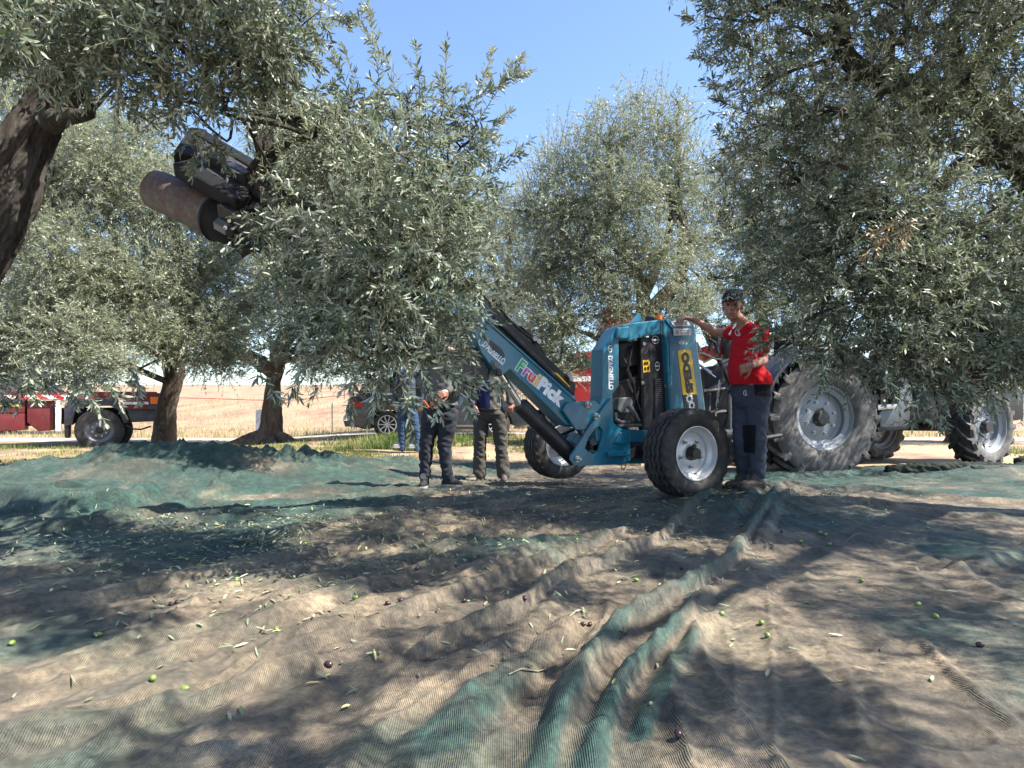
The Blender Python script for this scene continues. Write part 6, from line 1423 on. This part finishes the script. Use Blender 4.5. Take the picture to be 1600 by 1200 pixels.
t3, w3_, j3, tr3 = standing('person in blue jeans and trainers with a pale flash, standing at the grass edge', 12.0, .065, PJ, (mat('blue_jacket_cloth', (.045, .06, .09), .9, var=.3, scale=150), bluej, mat('grey_trainer', (.22, .23, .28), .7, var=.3)), shoes=((-.9, -.4), (-.9, -.4)), face=(-.3, -.9, 0), seed=9)
# ------------------------------------------------------------------ grass, weeds, litter
gm_, t_, bb_, N, L = newmat('grass_blade')
at = N.new('ShaderNodeAttribute'); at.attribute_name = 'rnd'
rr_ = ramp(N, [(0, (.06, .12, .025)), (.5, (.15, .21, .05)), (.75, (.36, .33, .13)), (1, (.52, .42, .22))], at.outputs['Fac'], L)
L.new(rr_.outputs['Color'], bb_.inputs['Base Color']); bb_.inputs['Roughness'].default_value = .6
tr = N.new('ShaderNodeBsdfTranslucent'); L.new(rr_.outputs['Color'], tr.inputs['Color']); mx = N.new('ShaderNodeMixShader'); mx.inputs[0].default_value = .35
L.new(bb_.outputs[0], mx.inputs[1]); L.new(tr.outputs[0], mx.inputs[2]); L.new(mx.outputs[0], N['Material Output'].inputs['Surface'])
def blades(name, X, Y, hgt, dry, wid=.006, lean=.45, label='short green and dry grass growing in tufts beyond the net'):
    n = len(X); a = rng.random(n)*6.28; d = np.stack([np.cos(a), np.sin(a), np.zeros(n)], 1); s_ = np.stack([-np.sin(a), np.cos(a), np.zeros(n)], 1)
    P = np.stack([X, Y, H(X, Y)-.01], 1); h_ = hgt*rng.uniform(.5, 1.3, n); le = (lean*rng.random(n)*h_)[:, None]; up = np.array([0, 0, 1.0])
    w_ = wid*rng.uniform(.6, 1.3, n)[:, None]
    V = np.stack([P-s_*w_, P+s_*w_, P+d*le*.4+up*(h_*.6)[:, None]+s_*w_*.7, P+d*le*.4+up*(h_*.6)[:, None]-s_*w_*.7, P+d*le+up*h_[:, None]], 1).reshape(-1, 3)
    b = np.arange(n)[:, None]*5; F = np.concatenate([b+np.array([[0, 1, 2, 3]]), b+np.array([[3, 2, 4, 4]])])
    # close the tip as a sliver quad
    V = V.reshape(n, 5, 3); tip2 = V[:, 4:5]+s_[:, None]*.0008; V = np.concatenate([V, tip2], 1).reshape(-1, 3); b = np.arange(n)[:, None]*6
    F = np.concatenate([b+np.array([[0, 1, 2, 3]]), b+np.array([[3, 2, 5, 4]])])
    rn = np.clip(dry+rng.normal(0, .18, n), 0, 1); o = mesh_np(name, V, F, gm_, attrs={'rnd': ('FACE', 'FLOAT', np.r_[rn, rn])}); return tag(o, label, 'grass', kind='stuff')
X, Y, Hh, Dr = [], [], [], []
def patchg(cx, cy, rx, ry, n, h_, dry):
    x = cx+rng.normal(0, rx, n); y = cy+rng.normal(0, ry, n); kk = fbm(x*1.5+5, y*3.0, 3) > .40+.10*rng.random(n); x, y = x[kk], y[kk]; n = len(x); X.append(x); Y.append(y); Hh.append(np.full(n, h_*.8)*(.4+1.1*vnoise(x*2, y*2))); Dr.append(np.full(n, dry+.14)+.6*(vnoise(x*1.3+9, y*1.3)-.5))
def pg(px_, py_, rx, ry, n, h_, dry): d = 880/(py_-640); 
for c in ((-2.6, 12.7, .55, .5, 7000, .16, .30), (-1.9, 13.4, .8, .5, 7000, .18, .25), (-3.4, 11.9, .7, .4, 5000, .10, .35), (-2.2, 11.8, .7, .4, 4500, .08, .45), (-4.6, 13.0, .8, .5, 3500, .07, .5),
          (1.0, 13.6, 1.2, .4, 6000, .14, .3), (.2, 12.4, 1.3, .3, 4000, .06, .5), (-.2, 14.3, 1.2, .3, 5000, .15, .3), (-7.6, 10.8, 1.6, .4, 5500, .07, .5), (-8.5, 12.6, 2.5, .5, 5000, .10, .45), (-9.5, 14.0, 2.2, .4, 4500, .12, .4), (-6.0, 11.2, .6, .6, 5000, .10, .4), (-6.2, 13.4, 1.4, .7, 5000, .06, .6), (-7.3, 9.4, 1.0, .35, 4000, .06, .6), (-5.8, 14.7, .7, .4, 4000, .08, .45), (11, 12.5, .7, .5, 3000, .18, .2), (5.6, 15.5, 2.5, 1.0, 3000, .05, .85), (3.3, 14, 2, .8, 3000, .07, .6), (-3, 16, 4, .4, 6000, .08, .7)):
    patchg(*c)
blades('grass', np.concatenate(X), np.concatenate(Y), np.concatenate(Hh), np.concatenate(Dr))
n = 26000; x = rng.uniform(-20, 18, n); y = 18.8+rng.random(n)**1.6*22
o = blades('stubble', x, y, np.full(n, .13)*(.5+vnoise(x, y)), np.full(n, .92), .009, .6, 'dry straw stubble standing over the far field'); o['category'] = 'stubble'
# leafy weeds left of the humped net
wmat = leaf_mat('weed_leaf', (.04, .13, .03), (.12, .26, .07), (.12, .2, .08), (.2, .3, .12), .3)
for k, (px_, py_) in enumerate(((52, 735), (80, 733), (30, 741), (105, 730))):
    d = 880/(py_-640)*1.0; d = min(d, 9.3); c = Vector(((px_-800)/1000*d, d, 0)); c.z = HZ(c.x, c.y)
    Lv = Leaves(); nn = 26; P = np.array([[c.x, c.y, c.z]])+rng.normal(0, .10, (nn, 3))*np.array([1.4, .8, 0]); D = rng.normal(0, .6, (nn, 3))+np.array([0, 0, .9])
    Lv.twigs(P, D, rng.uniform(.08, .17, nn), 3, .06, .04, True, .1, .002)
    o = Lv.build(None, [wmat, twigm, leaf_dry], 'weed'); o['group'] = 'leafy weeds by the net'; tag(o, ['broad leafed green weed growing left of the humped net, second from the left', 'tallest leafy weed beside the edge of the humped net', 'leftmost low leafy weed near the net edge', 'rightmost leafy weed touching the humped net'][k], 'weed')

# dry leaf litter and fallen leaves on the sheet
Lf = []; 
def scatter(n, fx, fy, sx, sy): x = rng.normal(fx, sx, n); y = rng.normal(fy, sy, n); return x, y
xs_, ys_ = [], []
for a in ((950, -.8, 4.2, .9, .7), (850, -1.6, 4.0, .8, .5), (500, -2.8, 4.9, .8, .3), (160, -1.3, 2.9, .5, .3), (500, .2, 5.3, .9, .5), (300, -2.6, 4.3, .7, .5), (120, -.9, 3.0, .7, .4), (130, 2.6, 5.6, .9, .5), (60, .4, 2.4, .8, .5), (50, -.9, 2.2, .6, .3), (40, 1.2, 2.9, .7, .5), (260, 1.0, 6.3, .9, .5)):
    x, y = scatter(*a); xs_.append(x); ys_.append(y)
x = np.concatenate(xs_); y = np.concatenate(ys_); k_ = (y > 1.4) & (y < 8.4); x = x[k_]; y = y[k_]
# leaves gather in the troughs of the net
e_ = .05; gx = (net_h(x+e_, y)[0]-net_h(x-e_, y)[0]); gy_ = (net_h(x, y+e_)[0]-net_h(x, y-e_)[0]); x = x-np.clip(gx, -.05, .05)*1.5; y = y-np.clip(gy_, -.05, .05)*1.5
z = net_h(x, y)[0]; n = len(x)
a = rng.random(n)*6.28; D = np.stack([np.cos(a), np.sin(a), rng.normal(.12, .22, n)], 1); P = np.stack([x, y, z+.007], 1)
gx = (net_h(x+.02, y)[0]-net_h(x-.02, y)[0])/.04; gyy = (net_h(x, y+.02)[0]-net_h(x, y-.02)[0])/.04
D[:, 2] = np.abs(D[:, 2])*.6 + gx*D[:, 0]+gyy*D[:, 1]
D = unit(D); wv_ = unit(np.cross(D, np.array([0, 0, 1.0])+rng.normal(0, .35, (n, 3)))); nm = np.cross(wv_, D); nm *= np.sign(nm[:, 2:3])
LL = rng.uniform(.026, .058, n)[:, None]; LW = rng.uniform(.007, .012, n)[:, None]*.5
V = np.stack([P, P+D*LL*.3+wv_*LW+nm*.002, P+D*LL*.72+wv_*LW*.8+nm*.003, P+D*LL, P+D*LL*.72-wv_*LW*.8+nm*.003, P+D*LL*.3-wv_*LW+nm*.002], 1).reshape(-1, 3); b = np.arange(n)[:, None]*6
F = np.concatenate([b+np.array([[0, 1, 2, 3]]), b+np.array([[0, 3, 4, 5]])]); rn = rng.random(n)
fl = mesh_np('fallen_leaves', V, F, leaf_fallen, attrs={'rnd': ('FACE', 'FLOAT', np.r_[rn, rn])}); tag(fl, 'scattered fallen olive leaves lying pale on the net', 'leaves', kind='stuff')

# olives, each its own object
og = mat('green_olive', (.15, .21, .05), .3, var=.2, scale=60, c2=(.15, .24, .04)); ob = mat('dark_olive', (.035, .018, .022), .25, var=.4, scale=60, c2=(.07, .03, .035))
def olive_mesh(nm, m_):
    bm = bmesh.new(); bmesh.ops.create_uvsphere(bm, u_segments=16, v_segments=10, radius=1)
    for v in bm.verts:
        t = v.co.z; v.co = Vector((v.co.x*.0095, v.co.y*.0095, t*.0125*(1.06 if t > 0 else 1)))
    lathe(bm, [(.002, .012), (.0028, .0135), (0, .0135)], (0, 0, 0), (0, 0, 1), 8)
    me = bpy.data.meshes.new(nm); bm.to_mesh(me); bm.free(); me.materials.append(m_); me.polygons.foreach_set('use_smooth', np.ones(len(me.polygons), bool)); return me
mg, mb_ = olive_mesh('green_olive', og), olive_mesh('dark_olive', ob)
def olive(px_, py_, green, label, group, p=None, s=1.0):
    p = p or hit(px_, py_); o = bpy.data.objects.new('green_olive' if green else 'dark_olive', mg if green else mb_); col.objects.link(o)
    o.location = p+Vector((0, 0, .0085*s)); o.rotation_euler = (R(90)+rng.normal(0, .15), 0, rng.random()*6.28); o.scale = (s, s, s)
    tag(o, label, 'olive', group)
G1 = 'green olives lying on the net'; G2 = 'dark ripe olives lying on the net'
for (a, b_, lb) in ((1128, 962, 'green olive just right of the long green fold, left of a pair'), (1190, 976, 'upper green olive of the pair right of the green fold'), (1199, 996, 'lower green olive of the pair right of the green fold'),
        (994, 909, 'green olive between the two long net folds in the middle'), (1435, 947, 'green olive on the bare right side of the net'), (1462, 966, 'green olive lying beside a pale twig at the right'), (1346, 910, 'green olive alone on brown net below the tractor'),
        (1282, 834, 'larger green olive of the touching pair below the tractor wheel'), (1290, 837, 'smaller green olive of the touching pair below the tractor wheel'), (1251, 848, 'green olive just left of the touching pair below the tractor'), (901, 845, 'green olive on the shaded net below the shaker'), (239, 1064, 'large green olive in the left foreground of the net'), (289, 1081, 'pale olive beside the large one in the left foreground'), (555, 937, 'bright green olive left of the middle folds'), (1072, 860, 'green olive on the net in front of the near shaker wheel')):
    olive(a, b_, True, lb, G1, s=1.08)
for (a, b_, lb) in ((1060, 1152, 'dark wrinkled olive alone at the bottom of the net'), (1531, 1011, 'dark olive near the right edge on bare net'), (820, 938, 'small pale dark-skinned olive left of the green fold'), (514, 1042, 'small dark olive above the left foreground folds')):
    olive(a, b_, False, lb, G2, s=1.1)
def cluster(n, cx, cy, sx, sy, green, where):
    for _ in range(n):
        x_ = rng.normal(cx, sx); y_ = rng.normal(cy, sy)
        if not (1.7 < y_ < 8.2): continue
        xa, ya = np.array([x_]), np.array([y_])
        for _k in range(4):
            g1 = float(net_h(xa+.03, ya)[0][0]-net_h(xa-.03, ya)[0][0]); g2 = float(net_h(xa, ya+.03)[0][0]-net_h(xa, ya-.03)[0][0]); xa = xa-np.clip(g1, -.03, .03)*1.2; ya = ya-np.clip(g2, -.03, .03)*1.2
        olive(0, 0, green, ('green olive ' if green else 'dark olive ')+where, G1 if green else G2, Vector((xa[0], ya[0], NZ(xa[0], ya[0]))))
cluster(22, -.9, 3.7, .8, .8, True, 'strewn among fallen leaves left of the centre of the net'); cluster(14, -.4, 3.3, .7, .5, False, 'strewn over the brown folds left of the long green fold'); cluster(16, -2.0, 3.9, .7, .5, True, 'among leaves on the dark green net at the left'); cluster(12, .1, 4.6, .6, .6, False, 'on the shaded net in front of the standing men'); cluster(10, .2, 4.9, .9, .7, True, 'on the shaded net in front of the shaker boom'); cluster(8, 2.2, 4.7, .6, .5, True, 'on the sunlit creases below the man in red'); cluster(9, -1.1, 3.0, .4, .3, False, 'gathered in a trough of the net at left of centre'); cluster(8, -1.2, 3.1, .3, .3, True, 'gathered with dark ones in a trough of the net')
# broken twigs
def fallen(px_, py_, ang_, n, ln, label, mi=0, npair=7):
    c = hit(px_, py_); Lv = Leaves(); P = np.array([c])+rng.normal(0, .05, (n, 3))*np.array([1, 1, 0]); P[:, 2] += .03; a = ang_+rng.normal(0, .7, n); D = np.stack([np.cos(a), np.sin(a), rng.uniform(0, .25, n)], 1)
    Lv.twigs(P, D, rng.uniform(.5, 1, n)*ln, npair, .06, .012, True, .10, .0022); o = Lv.build(None, [leaf_near if mi == 0 else leaf_fallen, twigm, leaf_dry], 'fallen_twig'); o['group'] = 'broken twigs on the net'; tag(o, label, 'twig')
fallen(395, 850, 0, 9, .26, 'leafy broken olive sprig lying on the dark net left of centre')
fallen(470, 822, .5, 3, .22, 'small dark sprig standing up behind the broken olive sprig')
fallen(255, 828, .1, 3, .22, 'pale leaved sprig beside the dark green roll of net', 1)
fallen(1250, 780, .4, 2, .16, 'little green sprig on the net below the red man', 0)
for pts, lb in (([(795, 1057), (815, 1051), (840, 1052), (868, 1046), (873, 1050)], 'thin dry curved twig lying left of the green folds'), ([(1400, 940), (1425, 938), (1450, 942)], 'pale straight twig lying on the right of the net'), ([(1322, 848), (1335, 838), (1345, 835)], 'thin curved stalk on the net below the tractor step')):
    bm = bmesh.new(); tube(bm, [hit(*q)+Vector((0, 0, .006+.006*(k % 2))) for k, q in enumerate(pts)], .0022, 6); o = obj_bm('dry_twig', bm, twigm, None, True); tag(o, lb, 'twig', 'broken twigs on the net')
# gathered bundle of dark netting at the right edge
bm = bmesh.new(); 
o = remesh('net_bundle', [('c', W(1390, 735, 8.55), W(1450, 732, 8.6), .07, .085), ('c', W(1450, 732, 8.6), W(1560, 731, 8.7), .085, .08), ('c', W(1560, 733, 8.7), W(1680, 735, 8.8), .08, .08), ('c', W(1520, 735, 8.5), W(1640, 738, 8.5), .06, .07), ('c', W(1590, 720, 8.8), W(1620, 718, 8.8), .06, .07)], .02, cloth_n('dark_net_cloth', (.028, .032, .026)), None, 2, wrinkle(.03, 9, 20, 4))
tag(o, 'rolled bundle of dark netting in front of the tractor front wheel', 'net bundle')
# pale crumpled film scrap on the right
